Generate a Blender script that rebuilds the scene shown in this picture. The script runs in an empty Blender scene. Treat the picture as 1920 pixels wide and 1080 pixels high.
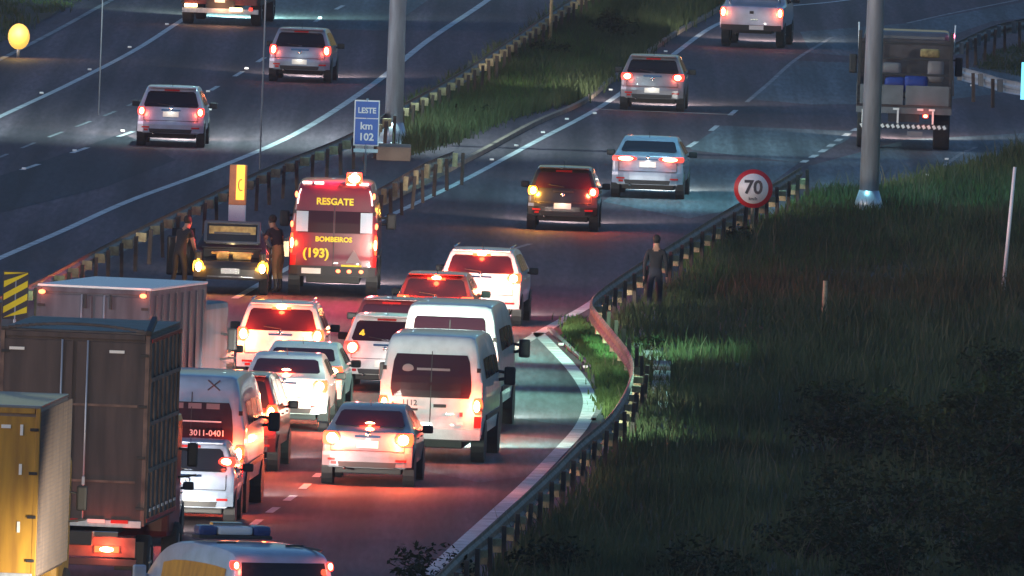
import bpy, bmesh, math, random
import numpy as np
from mathutils import Vector, Matrix
R = math.radians
random.seed(7)
sc = bpy.context.scene
C = sc.collection

# ---------------------------------------------------------------- camera, sky, sun, exposure
FPX, HC, ROLL = 48000.0, 24.0, R(2.0)            # focal length in photo pixels, camera height, roll
TH = math.atan(2040.0 / FPX)
XA = Vector((1, 0, 0)); UP = Vector((0, math.sin(TH), math.cos(TH))); FW = Vector((0, math.cos(TH), -math.sin(TH)))
cd = bpy.data.cameras.new('camera'); cam = bpy.data.objects.new('camera', cd); C.objects.link(cam)
cx = XA * math.cos(ROLL) + UP * math.sin(ROLL); cy = -XA * math.sin(ROLL) + UP * math.cos(ROLL)
m = Matrix((cx, cy, -FW)).transposed().to_4x4(); m.translation = Vector((0, 0, HC)); cam.matrix_world = m
cd.sensor_width = 36; cd.lens = FPX / 1920 * 36; cd.clip_start = 5; cd.clip_end = 9000
sc.camera = cam
w = bpy.data.worlds.new("World"); sc.world = w; w.use_nodes = True
nt = w.node_tree; bg = nt.nodes['Background']
sky = nt.nodes.new('ShaderNodeTexSky'); sky.sky_type = 'NISHITA'; sky.sun_disc = False
SUN_E, SUN_R = R(2.2), R(245)
sky.sun_elevation = SUN_E; sky.sun_rotation = SUN_R; sky.altitude = 600; sky.ozone_density = 3.0; sky.dust_density = 2
nt.links.new(sky.outputs[0], bg.inputs[0]); bg.inputs[1].default_value = 0.125
sl = bpy.data.lights.new('sun', 'SUN'); sl.energy = 0.20; sl.angle = R(20); sl.color = (.86, .84, 1)
so = bpy.data.objects.new('sun', sl); C.objects.link(so)
sd = Vector((math.sin(SUN_R), math.cos(SUN_R), math.sin(R(9))))
so.rotation_euler = (-sd).to_track_quat('-Z', 'Y').to_euler()
sc.view_settings.view_transform = 'Standard'; sc.view_settings.look = 'None'
sc.view_settings.exposure = 1.8; sc.view_settings.gamma = 1; sc.view_settings.use_curve_mapping = False
sc.cycles.max_bounces = 5; sc.cycles.diffuse_bounces = 2; sc.cycles.glossy_bounces = 3
sc.cycles.sample_clamp_indirect = 3; sc.cycles.use_light_tree = True
LAMP = 0.55

def G(u, v, z=0.0):
    """ground point seen at photo pixel (u, v)"""
    dx, dy = u - 960, v - 540
    x = dx * math.cos(ROLL) + dy * math.sin(ROLL); y = -dx * math.sin(ROLL) + dy * math.cos(ROLL)
    d = XA * x - UP * y + FW * FPX
    t = (z - HC) / d.z
    return Vector((0, 0, HC)) + d * t

# ---------------------------------------------------------------- materials
STREAKY = ('dark_tarpaulin', 'box_panel_grey', 'ochre_yellow_paint', 'ribbed_side_brown', 'galvanised_steel')
def mat(name, col, rough=.6, metal=0, coat=0, emit=None, es=0, noise=None, bump=0, nscale=20, spec=.5, alpha=1):
    mm = bpy.data.materials.new(name); mm.use_nodes = True
    n = mm.node_tree.nodes; l = mm.node_tree.links; b = n['Principled BSDF']
    b.inputs['Base Color'].default_value = (*col, 1); b.inputs['Roughness'].default_value = rough
    b.inputs['Metallic'].default_value = metal; b.inputs['Coat Weight'].default_value = coat
    b.inputs['Specular IOR Level'].default_value = spec
    if emit: b.inputs['Emission Color'].default_value = (*emit, 1); b.inputs['Emission Strength'].default_value = es
    if noise or bump:
        tc = n.new('ShaderNodeTexCoord'); nz = n.new('ShaderNodeTexNoise'); nz.inputs['Scale'].default_value = nscale
        nz.inputs['Detail'].default_value = 6; mpg = n.new('ShaderNodeMapping'); mpg.inputs['Scale'].default_value = (3, 3, .35) if name in STREAKY else (1, 1, 1)
        l.new(tc.outputs['Object'], mpg.inputs[0]); l.new(mpg.outputs[0], nz.inputs['Vector'])
        if noise:
            rp = n.new('ShaderNodeValToRGB'); rp.color_ramp.elements[0].position = .32; rp.color_ramp.elements[1].position = .68
            rp.color_ramp.elements[0].color = (*noise, 1); rp.color_ramp.elements[1].color = (*col, 1)
            l.new(nz.outputs[0], rp.inputs[0]); l.new(rp.outputs[0], b.inputs['Base Color'])
        if bump:
            bp = n.new('ShaderNodeBump'); bp.inputs['Strength'].default_value = bump; bp.inputs['Distance'].default_value = .02
            l.new(nz.outputs[0], bp.inputs['Height']); l.new(bp.outputs[0], b.inputs['Normal'])
    return mm

def paint(name, col, metal=.35, rough=.34):
    d = tuple(c * .72 + .01 for c in col)
    return mat(name, col, rough, metal, .6, noise=d, nscale=3.0)
M = {}
M['silver'] = paint('silver_paint', (.29, .35, .46)); M['lightsilver'] = paint('light_silver_paint', (.40, .48, .62))
M['grey'] = paint('grey_paint', (.22, .24, .28)); M['dgrey'] = paint('dark_grey_paint', (.09, .10, .13))
M['black'] = paint('black_paint', (.012, .012, .014), 0, .25); M['white'] = paint('white_paint', (.74, .75, .77), 0, .35)
M['red'] = paint('red_paint', (.20, .016, .018), 0, .3); M['rescue'] = paint('rescue_red_paint', (.16, .012, .03), 0, .3)
M['dred'] = paint('dark_red_paint', (.09, .012, .016), 0, .3); M['orange'] = paint('orange_paint', (.85, .30, .10), 0, .4)
M['yellow'] = mat('ochre_yellow_paint', (.50, .27, .03), .55, noise=(.30, .15, .02), nscale=2.2, bump=.15); M['sign_yellow'] = mat('yellow_sheeting', (.85, .72, .02), .4)
M['glass'] = mat('dark_glass', (.010, .011, .016), .10, spec=.4)
M['glass_warm'] = mat('tinted_glass', (.03, .010, .018), .12, spec=.28)
M['glass_pale'] = mat('frosted_pale_glass', (.35, .5, .62), .3, spec=.6)
M['tyre'] = mat('tyre_rubber', (.018, .018, .02), .9, noise=(.03, .028, .026)); M['rim'] = mat('wheel_rim', (.3, .3, .32), .35, .8)
M['plastic'] = mat('black_plastic', (.02, .02, .023), .55); M['plate'] = mat('plate_white', (.8, .8, .76), .4)
M['chrome'] = mat('chrome', (.6, .6, .62), .15, 1); M['steel'] = mat('galvanised_steel', (.50, .55, .62), .38, .45, noise=(.38, .41, .47), nscale=4, bump=.1)
M['rail'] = mat('weathered_rail_steel', (.24, .15, .12), .6, .15, noise=(.07, .04, .035), nscale=2.5, bump=.2)
M['darkrail'] = mat('dark_rail_steel', (.10, .09, .10), .5, .5, noise=(.05, .04, .04), nscale=2.5, bump=.2)
M['wood'] = mat('weathered_wood_block', (.52, .42, .24), .85, noise=(.30, .22, .13), nscale=9, bump=.4)
M['post'] = mat('rusty_post', (.07, .05, .04), .7, .3, noise=(.05, .035, .03), nscale=8)
M['conc'] = mat('concrete', (.20, .21, .22), .9, noise=(.11, .115, .12), nscale=1.5, bump=.4)
M['warmconc'] = mat('warm_concrete', (.30, .22, .17), .9, noise=(.2, .14, .11), nscale=1.5, bump=.4)
M['line'] = mat('road_paint_white', (.66, .68, .70), .6, noise=(.36, .37, .38), nscale=1.8)
M['fadeline'] = mat('worn_road_paint', (.36, .37, .39), .7, noise=(.10, .10, .11), nscale=1.6)
M['stud'] = mat('stud_white', (.92, .92, .9), .25)
M['taillens'] = mat('tail_lens_red', (.35, .01, .01), .25, emit=(1, .035, .03), es=.9)
M['run'] = mat('tail_lamp_lit', (.3, .02, .01), .3, emit=(1, .04, .025), es=.9)
M['runhot'] = mat('tail_bulb_lit', (.3, .1, .05), .3, emit=(1, .55, .22), es=5)
M['brake'] = mat('brake_lamp_lit', (.3, .02, .01), .3, emit=(1, .055, .015), es=2.0)
M['brakehot'] = mat('brake_bulb_lit', (.3, .2, .05), .3, emit=(1, .72, .28), es=14)
M['amber'] = mat('amber_lamp_lit', (.3, .1, .01), .3, emit=(1, .33, .02), es=2)
M['amberhot'] = mat('amber_bulb_lit', (.3, .2, .05), .3, emit=(1, .72, .16), es=14)
M['marker'] = mat('white_marker_lit', (.6, .6, .55), .3, emit=(1, .85, .7), es=1.6)
M['markerred'] = mat('red_marker_lit', (.3, .03, .02), .3, emit=(1, .16, .06), es=2.0)
M['reflector_red'] = mat('red_reflector', (.45, .02, .02), .25); M['reflector_white'] = mat('white_reflector', (.85, .84, .8), .25)
M['textyellow'] = mat('yellow_lettering', (.85, .70, .02), .5, emit=None); M['textdark'] = mat('dark_lettering', (.05, .05, .06), .5)
M['textwhite'] = mat('white_lettering', (.8, .82, .82), .5)
M['signblue'] = mat('blue_sheeting', (.02, .13, .48), .4); M['signred'] = mat('red_sheeting', (.55, .02, .03), .4)
M['signwhite'] = mat('white_sheeting', (.85, .86, .86), .35)
M['cargo'] = mat('warm_cargo', (.5, .38, .16), .8, noise=(.2, .14, .06), nscale=9)
M['tarp'] = mat('dark_tarpaulin', (.085, .058, .055), .65, noise=(.035, .026, .027), nscale=1.6, bump=.5)
M['boxgrey'] = mat('box_panel_grey', (.11, .12, .16), .5, noise=(.05, .05, .07), nscale=1.2, bump=.1)
M['boxside'] = mat('ribbed_side_brown', (.20, .15, .13), .55, noise=(.13, .1, .09), nscale=2)
M['skin'] = mat('skin', (.32, .17, .11), .6); M['darkcloth'] = mat('dark_cloth', (.012, .012, .016), .9)
M['navy'] = mat('navy_cloth', (.016, .018, .03), .9); M['khaki'] = mat('khaki_cloth', (.30, .22, .11), .9); M['hair'] = mat('dark_hair', (.01, .008, .007), .8)
M['cream'] = mat('cream_cloth', (.55, .45, .32), .9); M['bluetarp'] = mat('blue_sacking', (.02, .05, .28), .7); M['palebag'] = mat('pale_sacking', (.22, .20, .21), .8)
M['cyan'] = mat('glowing_cyan_sheeting', (.12, .55, .75), .4, emit=(.15, .6, .9), es=.5)  # sign sheeting brightened by a glow put into its colour

# ---------------------------------------------------------------- object helpers
def link(o, parent=None):
    C.objects.link(o)
    if parent is not None: o.parent = parent
    return o
def obj(name, bm, m, parent=None, smooth=False):
    me = bpy.data.meshes.new(name)
    bmesh.ops.recalc_face_normals(bm, faces=bm.faces)
    bm.to_mesh(me); bm.free(); me.materials.append(m)
    if smooth: me.polygons.foreach_set('use_smooth', [True] * len(me.polygons))
    return link(bpy.data.objects.new(name, me), parent)
def tag(o, label=None, cat=None, group=None, kind=None):
    if label: o['label'] = label
    if cat: o['category'] = cat
    if group: o['group'] = group
    if kind: o['kind'] = kind
    return o
def thing(name, loc, heading, label, cat, group=None):
    o = bpy.data.objects.new(name, None); C.objects.link(o)
    o.location = loc; o.rotation_euler = (0, 0, -R(heading)); o.empty_display_size = .3
    return tag(o, label, cat, group)
def copy_tree(o, parent=None):
    c = o.copy(); C.objects.link(c)
    if parent is not None: c.parent = parent
    for ch in list(o.children): copy_tree(ch, c)
    return c
def inst(src, parent, loc, rot=None):
    c = src.copy(); C.objects.link(c); c.parent = parent; c.location = loc
    if rot is not None: c.rotation_euler = rot
    return c
def box(bm, c, s, bev=0, rot=None):
    mt = Matrix.Translation(c) @ (rot.to_4x4() if rot is not None else Matrix()) @ Matrix.Diagonal((*s, 1))
    r = bmesh.ops.create_cube(bm, size=1, matrix=mt)
    if bev:
        vs = set(r['verts']); es = [e for e in bm.edges if e.verts[0] in vs and e.verts[1] in vs]
        bmesh.ops.bevel(bm, geom=es, offset=bev, segments=2, affect='EDGES', profile=.6)
def tube(bm, a, b, r1, r2=None, seg=10):
    a, b = Vector(a), Vector(b); d = b - a; r2 = r1 if r2 is None else r2
    mt = Matrix.Translation((a + b) / 2) @ d.to_track_quat('Z', 'Y').to_matrix().to_4x4()
    bmesh.ops.create_cone(bm, cap_ends=True, segments=seg, radius1=r1, radius2=r2, depth=d.length, matrix=mt)
def ball(bm, c, s, seg=12):
    bmesh.ops.create_uvsphere(bm, u_segments=seg, v_segments=max(6, seg // 2 + 1), radius=1, matrix=Matrix.Translation(c) @ Matrix.Diagonal((*s, 1)))
def B(name, c, s, m, parent=None, bev=0, rot=None):
    bm = bmesh.new(); box(bm, c, s, bev, rot); return obj(name, bm, m, parent)
def T(name, a, b, r, m, parent=None, r2=None, seg=10):
    bm = bmesh.new(); tube(bm, a, b, r, r2, seg); return obj(name, bm, m, parent, True)
def text(name, s, size, loc, rot, m, parent, bold=.0, ex=.004, align='CENTER', sx=1):
    cu = bpy.data.curves.new(name, 'FONT'); cu.body = s; cu.size = size; cu.extrude = ex; cu.offset = bold
    cu.align_x = align; cu.align_y = 'CENTER'; cu.resolution_u = 3; cu.materials.append(m)
    o = bpy.data.objects.new(name, cu); o.location = loc; o.rotation_euler = rot; o.scale = (sx, 1, 1)
    link(o, parent); dg = bpy.context.evaluated_depsgraph_get(); me = bpy.data.meshes.new_from_object(o.evaluated_get(dg)); mw = (o.location.copy(), o.rotation_euler.copy(), o.scale.copy())
    bpy.data.objects.remove(o); bpy.data.curves.remove(cu)
    o = bpy.data.objects.new(name, me); o.location, o.rotation_euler, o.scale = mw
    return link(o, parent)
def light(name, kind, loc, energy, col, parent=None, rad=.06, rot=None, angle=None, blend=.6):
    l = bpy.data.lights.new(name, kind); l.energy = energy * LAMP; l.color = col
    if kind == 'AREA': l.size = rad
    else: l.shadow_soft_size = rad
    if kind == 'SPOT': l.spot_size = angle; l.spot_blend = blend
    o = bpy.data.objects.new(name, l); o.location = loc
    if rot is not None: o.rotation_euler = rot
    return link(o, parent)
FACE = (R(90), 0, 0)       # text standing upright, read from behind the vehicle

# ---------------------------------------------------------------- ground sheets
def sheet(name, pts, z, m, cuts=0):
    bm = bmesh.new()
    vs = [bm.verts.new((p[0], p[1], z)) for p in pts]
    f = bm.faces.new(vs)
    if f.normal.z < 0: f.normal_flip()
    bmesh.ops.triangulate(bm, faces=bm.faces)
    return obj(name, bm, m)
def px(pts): return [G(*p) for p in pts]
def spline(pts, step):
    """Catmull-Rom through ground points, resampled every `step` metres"""
    P = [Vector(p) for p in pts]; P = [P[0] * 2 - P[1]] + P + [P[-1] * 2 - P[-2]]
    d = []
    for i in range(1, len(P) - 2):
        for k in range(24):
            t = k / 24; a, b, c, e = P[i - 1], P[i], P[i + 1], P[i + 2]
            d.append(.5 * ((2 * b) + (c - a) * t + (2 * a - 5 * b + 4 * c - e) * t * t + (3 * b - a - 3 * c + e) * t ** 3))
    d.append(P[-2])
    out = [d[0]]; acc = 0
    for a, b in zip(d, d[1:]):
        L = (b - a).length
        while acc + L >= step:
            t = (step - acc) / L; a = a + (b - a) * t; out.append(a.copy()); L = (b - a).length; acc = 0
        acc += L
    return out
def side(path, i):
    a = path[max(0, i - 1)]; b = path[min(len(path) - 1, i + 1)]; t = (b - a).normalized()
    return Vector((t.y, -t.x, 0)), t          # right-hand normal, tangent

def asphalt(name, c1, c2, c3):
    mm = bpy.data.materials.new(name); mm.use_nodes = True
    n = mm.node_tree.nodes; l = mm.node_tree.links; b = n['Principled BSDF']; b.inputs['Roughness'].default_value = .78
    b.inputs['Specular IOR Level'].default_value = .35
    tc = n.new('ShaderNodeTexCoord')
    mp = n.new('ShaderNodeMapping'); mp.inputs['Scale'].default_value = (1.0, .05, 1); l.new(tc.outputs['Object'], mp.inputs[0])
    mp.inputs['Rotation'].default_value = (0, 0, R(4))
    n1 = n.new('ShaderNodeTexNoise'); n1.inputs['Scale'].default_value = .55; n1.inputs['Detail'].default_value = 5; l.new(mp.outputs[0], n1.inputs[0])
    n2 = n.new('ShaderNodeTexNoise'); n2.inputs['Scale'].default_value = 9; n2.inputs['Detail'].default_value = 8; l.new(mp.outputs[0], n2.inputs[0])
    r = n.new('ShaderNodeValToRGB'); r.color_ramp.elements[0].position = .35; r.color_ramp.elements[1].position = .66
    r.color_ramp.elements[0].color = (*c1, 1); r.color_ramp.elements[1].color = (*c2, 1); l.new(n1.outputs[0], r.inputs[0])
    mx = n.new('ShaderNodeMixRGB'); mx.blend_type = 'MULTIPLY'; mx.inputs[0].default_value = .7
    mp2 = n.new('ShaderNodeMapping'); mp2.inputs['Scale'].default_value = (1.3, .012, 1); mp2.inputs['Rotation'].default_value = (0, 0, R(3.5)); l.new(tc.outputs['Object'], mp2.inputs[0])
    n4 = n.new('ShaderNodeTexNoise'); n4.inputs['Scale'].default_value = 1.0; n4.inputs['Detail'].default_value = 4; l.new(mp2.outputs[0], n4.inputs[0])
    r4 = n.new('ShaderNodeValToRGB'); r4.color_ramp.elements[0].position = .36; r4.color_ramp.elements[1].position = .64; r4.color_ramp.elements[0].color = (.5, .5, .5, 1); r4.color_ramp.elements[1].color = (1.25, 1.25, 1.25, 1); l.new(n4.outputs[0], r4.inputs[0])
    m4 = n.new('ShaderNodeMixRGB'); m4.blend_type = 'MULTIPLY'; m4.inputs[0].default_value = 1
    r2 = n.new('ShaderNodeValToRGB'); r2.color_ramp.elements[0].position = .3; r2.color_ramp.elements[1].position = .7
    r2.color_ramp.elements[0].color = (.45, .45, .45, 1); r2.color_ramp.elements[1].color = (1.2, 1.2, 1.2, 1)
    l.new(n2.outputs[0], r2.inputs[0]); l.new(r.outputs[0], mx.inputs[1]); l.new(r2.outputs[0], mx.inputs[2]); l.new(mx.outputs[0], m4.inputs[1]); l.new(r4.outputs[0], m4.inputs[2]); l.new(m4.outputs[0], b.inputs['Base Color'])
    n3 = n.new('ShaderNodeTexNoise'); n3.inputs['Scale'].default_value = 60; l.new(tc.outputs['Object'], n3.inputs[0])
    bp = n.new('ShaderNodeBump'); bp.inputs['Strength'].default_value = .25; bp.inputs['Distance'].default_value = .01
    l.new(n3.outputs[0], bp.inputs['Height']); l.new(bp.outputs[0], b.inputs['Normal'])
    return mm
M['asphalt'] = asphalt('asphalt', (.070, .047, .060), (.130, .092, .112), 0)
M['asphalt_lit_pale'] = asphalt('lit_pale_asphalt', (.095, .12, .14), (.14, .17, .195), 0)  # pale teal tone that also carries the light on the road
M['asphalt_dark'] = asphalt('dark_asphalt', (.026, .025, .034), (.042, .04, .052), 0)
M['soil'] = mat('dark_soil', (.028, .034, .018), 1, noise=(.014, .018, .010), nscale=.8, bump=.5)
def grassmat(name, a, b_, c):
    mm = bpy.data.materials.new(name); mm.use_nodes = True
    n = mm.node_tree.nodes; l = mm.node_tree.links; b = n['Principled BSDF']; b.inputs['Roughness'].default_value = .75
    b.inputs['Specular IOR Level'].default_value = .2
    tc = n.new('ShaderNodeTexCoord'); mp = n.new('ShaderNodeMapping'); mp.inputs['Scale'].default_value = (1, .12, 1); l.new(tc.outputs['Object'], mp.inputs[0])
    nz = n.new('ShaderNodeTexNoise'); nz.inputs['Scale'].default_value = .55; nz.inputs['Detail'].default_value = 7; nz.inputs['Roughness'].default_value = .7; l.new(mp.outputs[0], nz.inputs[0])
    r = n.new('ShaderNodeValToRGB'); e = r.color_ramp.elements; e[0].position = .34; e[0].color = (*a, 1); e[1].position = .7; e[1].color = (*c, 1)
    k = e.new(.52); k.color = (*b_, 1); l.new(nz.outputs[0], r.inputs[0]); l.new(r.outputs[0], b.inputs['Base Color'])
    return mm
M['grass'] = grassmat('verge_grass', (.030, .043, .018), (.052, .074, .030), (.09, .105, .052))
M['bushleaf'] = grassmat('bush_leaf', (.008, .018, .007), (.018, .035, .012), (.035, .06, .018))
M['weed'] = grassmat('dry_weeds', (.06, .06, .035), (.10, .095, .05), (.16, .14, .09))
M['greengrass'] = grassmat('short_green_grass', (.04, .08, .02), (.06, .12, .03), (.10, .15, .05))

tag(sheet('ground', [(-700, 60), (700, 60), (700, 2600), (-700, 2600)], -.12, M['soil']), kind='structure')
tag(sheet('road', px([(-900, 1300), (-900, 520), (-900, 160), (-300, -60), (300, -330), (2600, -330), (2600, 260), (1920, 284), (1800, 322), (1640, 356), (1530, 366),
    (1462, 406), (1360, 470), (1260, 530), (1160, 600), (1135, 640), (1180, 700), (1205, 752), (1190, 810), (1110, 905), (1020, 990), (940, 1068), (760, 1300)]), 0, M['asphalt']), kind='structure')
# road light painted as pale teal patches, beside paler exit-lane bands; one darker band
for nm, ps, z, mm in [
    ('road_tone_patch', [(1292, 276), (1352, 236), (1600, 246), (1590, 262), (1505, 306), (1300, 282)], .004, M['asphalt_lit_pale']),
    ('road_tone_patch', [(1400, 186), (1490, 114), (1920, 130), (1920, 170), (1700, 196), (1520, 196)], .004, M['asphalt_lit_pale']),
    ('road_tone_patch', [(1130, 378), (1250, 296), (1500, 304), (1380, 392), (1290, 410)], .004, M['asphalt_lit_pale']),
    ('road_tone_patch', [(1515, 312), (1700, 262), (1920, 250), (1920, 282), (1640, 352), (1520, 352)], .004, M['asphalt_lit_pale']),
    ('road_tone_patch', [(1500, 60), (1700, 44), (1920, 4), (2200, -40), (2200, 10), (1860, 40), (1660, 110), (1520, 100)], .004, M['asphalt_lit_pale']),
    ('road_tone_patch', [(330, 46), (500, -30), (620, -50), (860, -40), (720, 58), (520, 52)], .004, M['asphalt_lit_pale']),
    ('road_tone_patch', [(780, 700), (960, 655), (1010, 625), (1075, 690), (1105, 760), (1080, 800), (780, 760)], .004, M['asphalt_lit_pale']),
    ('road_tone_patch', [(780, 800), (1060, 825), (1010, 890), (900, 905), (780, 880)], .004, M['asphalt_lit_pale']),
    ('road_tone_patch', [(0, 330), (230, 250), (330, 300), (200, 350), (0, 400)], .004, M['asphalt_dark'])]:
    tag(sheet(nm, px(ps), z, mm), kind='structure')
B('expansion_joint', (0, 0, 0), (3.6, .35, .012), M['conc'])
ej = bpy.data.objects['expansion_joint']; p = G(1248, 210); ej.location = (p.x, p.y, .006); ej['kind'] = 'structure'; ej.rotation_euler = (0, 0, R(-6))

def ribbon(name, pts, w, z=.008, m='line', dash=None, world=False):
    path = spline(pts if world else px(pts), .5)
    bm = bmesh.new(); prev = None
    per = sum(dash) if dash else 1
    for i, p in enumerate(path):
        s, t = side(path, i)
        on = (not dash) or ((i * .5) % per) < dash[0]
        a = bm.verts.new((p.x - s.x * w / 2, p.y - s.y * w / 2, z)); b = bm.verts.new((p.x + s.x * w / 2, p.y + s.y * w / 2, z))
        if prev and on: bm.faces.new((prev[0], prev[1], b, a))
        prev = (a, b)
    for v in [v for v in bm.verts if not v.link_faces]: bm.verts.remove(v)
    return tag(obj(name, bm, M[m]), kind='structure')
ribbon('edge_line', [(-60, 140), (0, 112), (110, 55), (210, 0), (330, -60)], .16, m='fadeline')
ribbon('edge_line', [(-60, 250), (0, 219), (130, 158), (250, 96), (335, 42), (430, -20), (520, -70)], .17)
ribbon('edge_line', [(-80, 520), (0, 484), (120, 432), (240, 378), (400, 318), (560, 248), (700, 158), (800, 78), (915, 0), (990, -60)], .2)
ribbon('edge_line', [(440, 560), (560, 492), (710, 415), (870, 338), (1000, 268), (1130, 198), (1250, 112), (1345, 46), (1450, 16), (1560, 4), (1700, -14)], .17)
ribbon('lane_line', [(-60, 350), (0, 332), (100, 299), (190, 268), (280, 236)], .14, dash=(4, 8))
ribbon('lane_line', [(-60, 320), (80, 262), (185, 222), (260, 190)], .10, m='fadeline', dash=(4, 4))
ribbon('lane_line', [(395, 170), (462, 130), (520, 92), (600, 35), (660, 0), (720, -50)], .13, dash=(4, 8))
ribbon('lane_line', [(960, 468), (1050, 440)], .13, m='fadeline', dash=(4, 8))
ribbon('lane_line', [(1240, 306), (1300, 270), (1340, 240), (1400, 190)], .14, dash=(4, 8))
ribbon('lane_line', [(1400, 192), (1440, 158), (1492, 112), (1560, 70)], .12, m='fadeline')
ribbon('exit_line', [(1505, 305), (1545, 282), (1592, 250), (1640, 226)], .17, dash=(2, 2))
ribbon('edge_line', [(1640, 352), (1710, 342), (1760, 318), (1800, 290), (1830, 276)], .12, m='fadeline')
ribbon('edge_line', [(1700, 44), (1800, 22), (1930, -4)], .12, m='fadeline')
ribbon('edge_line', [(900, 690), (1010, 626), (1060, 598), (1102, 574), (1140, 548)], .24)
ribbon('edge_line', [(1008, 624), (1036, 652), (1075, 694), (1102, 736), (1104, 768), (1086, 806), (1040, 856), (985, 912), (930, 962), (850, 1034), (790, 1090), (740, 1140)], .27)
ribbon('lane_line', [(600, 888), (553, 928), (493, 970), (430, 1022), (370, 1080)], .15, dash=(2, 2.5))
# kerb gutters round the bay and at the median
def kerb(name, pts, w, h, m):
    path = spline(px(pts), 1.0); bm = bmesh.new(); prev = None
    for i, p in enumerate(path):
        s, t = side(path, i)
        q = [bm.verts.new((p.x + s.x * a, p.y + s.y * a, z)) for a, z in ((-w / 2, -.02), (-w / 2, h), (w / 2, h), (w / 2, -.02))]
        if prev:
            for k in range(3): bm.faces.new((prev[k], prev[k + 1], q[k + 1], q[k]))
        prev = q
    return tag(obj(name, bm, m), kind='structure')
kerb('kerb', [(1030, 618), (1075, 660), (1128, 704), (1140, 742), (1112, 790)], .10, .05, M['conc'])
kerb('kerb', [(700, 392), (790, 348), (900, 290), (1000, 236), (1090, 196), (1150, 150), (1260, 70), (1350, 18), (1400, -20)], .12, .11, M['warmconc'])

# ---------------------------------------------------------------- verge terrain and grass
def poly_in(P, x, y):
    r = np.zeros(len(x), bool); n = len(P); j = n - 1
    for i in range(n):
        xi, yi, xj, yj = P[i][0], P[i][1], P[j][0], P[j][1]
        c = ((yi > y) != (yj > y)) & (x < (xj - xi) * (y - yi) / (yj - yi + 1e-12) + xi)
        r ^= c; j = i
    return r
rng = np.random.default_rng(3)
def grass(name, pts, n, hmin, hmax, m, label=None, width=.016, blades=9, spread=.16, zf=None):
    P = [(p.x, p.y) for p in px(pts)]
    xs, ys = [p[0] for p in P], [p[1] for p in P]
    X = np.empty(0); Y = np.empty(0)
    while len(X) < n:
        x = rng.uniform(min(xs), max(xs), n * 2); y = rng.uniform(min(ys), max(ys), n * 2)
        k = poly_in(P, x, y); X = np.concatenate([X, x[k]]); Y = np.concatenate([Y, y[k]])
    X, Y = X[:n], Y[:n]
    pat = .5 + .5 * np.sin(X * .9 + 2 * np.sin(Y * .07)) * np.cos(Y * .11 + X * .3)
    H = (hmin + (hmax - hmin) * (pat * .7 + .3 * rng.random(n))) 
    X = np.repeat(X, blades); Y = np.repeat(Y, blades); H = np.repeat(H, blades) * rng.uniform(.5, 1.1, n * blades)
    N = len(X); X = X + rng.normal(0, spread, N); Y = Y + rng.normal(0, spread, N)
    a = rng.uniform(0, 6.283, N); lean = rng.uniform(.05, .55, N) * H; la = rng.uniform(0, 6.283, N)
    w_ = width * rng.uniform(.6, 1.4, N); dx, dy = np.cos(a) * w_, np.sin(a) * w_ * .4
    z0 = np.full(N, -.05)
    mx, my = X + np.cos(la) * lean * .35, Y + np.sin(la) * lean * .35
    tx, ty = X + np.cos(la) * lean, Y + np.sin(la) * lean
    V = np.stack([np.stack([X - dx, Y - dy, z0], 1), np.stack([X + dx, Y + dy, z0], 1), np.stack([mx + dx * .8, my + dy * .8, H * .6], 1),
                  np.stack([mx - dx * .8, my - dy * .8, H * .6], 1), np.stack([tx, ty, H], 1)], 1).reshape(-1, 3)
    me = bpy.data.meshes.new(name)
    b = np.arange(N)[:, None] * 5
    F = np.concatenate([b + [0, 1, 2, 3]], 1); T3 = b + [3, 2, 4]
    me.vertices.add(len(V)); me.vertices.foreach_set('co', V.ravel())
    loops = np.concatenate([np.concatenate([F, T3], 1).ravel()])
    me.loops.add(len(loops)); me.loops.foreach_set('vertex_index', loops.astype(np.int32))
    me.polygons.add(N * 2); st = (np.arange(N)[:, None] * 7 + [0, 4]).ravel(); me.polygons.foreach_set('loop_start', st.astype(np.int32))
    me.update(); me.validate(); me.materials.append(m)
    o = link(bpy.data.objects.new(name, me)); tag(o, label, None, None, 'stuff'); return o

VERGE = [(760, 1300), (938, 1072), (1018, 994), (1108, 908), (1186, 812), (1202, 752), (1178, 702), (1132, 642), (1157, 602), (1257, 532), (1357, 472), (1460, 408), (1528, 368), (1640, 358), (1800, 324), (1922, 286), (2600, 262), (2600, 1300)]
# gently uneven verge ground
def terrain(name, pts, m, amp=.12):
    P = [(p.x, p.y) for p in px(pts)]
    bm = bmesh.new(); vs = [bm.verts.new((x, y, .014)) for x, y in P]; bm.faces.new(vs)
    bmesh.ops.triangulate(bm, faces=bm.faces); 
    for _ in range(4): bmesh.ops.subdivide_edges(bm, edges=[e for e in bm.edges if e.calc_length() > 2.5], cuts=1)
    for v in bm.verts:
        if not v.is_boundary: v.co.z += amp * (.5 + .5 * math.sin(v.co.x * 1.7 + v.co.y * .13)) * (.6 + .4 * math.sin(v.co.y * .31 + v.co.x))
    return tag(obj(name, bm, m, smooth=True), kind='structure')
terrain('verge', VERGE, M['soil'])
grass('grass', VERGE, 19000, .18, .62, M['grass'], 'rough dark roadside grass covering the unlit verge')
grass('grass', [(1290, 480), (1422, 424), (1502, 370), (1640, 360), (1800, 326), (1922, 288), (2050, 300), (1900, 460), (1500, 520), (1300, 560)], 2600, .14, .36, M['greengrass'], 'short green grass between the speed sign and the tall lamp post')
grass('grass', [(1078, 600), (1113, 648), (1140, 674), (1163, 705), (1180, 742), (1168, 792), (1150, 768), (1140, 720), (1125, 684), (1098, 655), (1080, 630)], 1300, .10, .30, M['greengrass'], 'bright green grass strip inside the curved guardrail')
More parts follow.
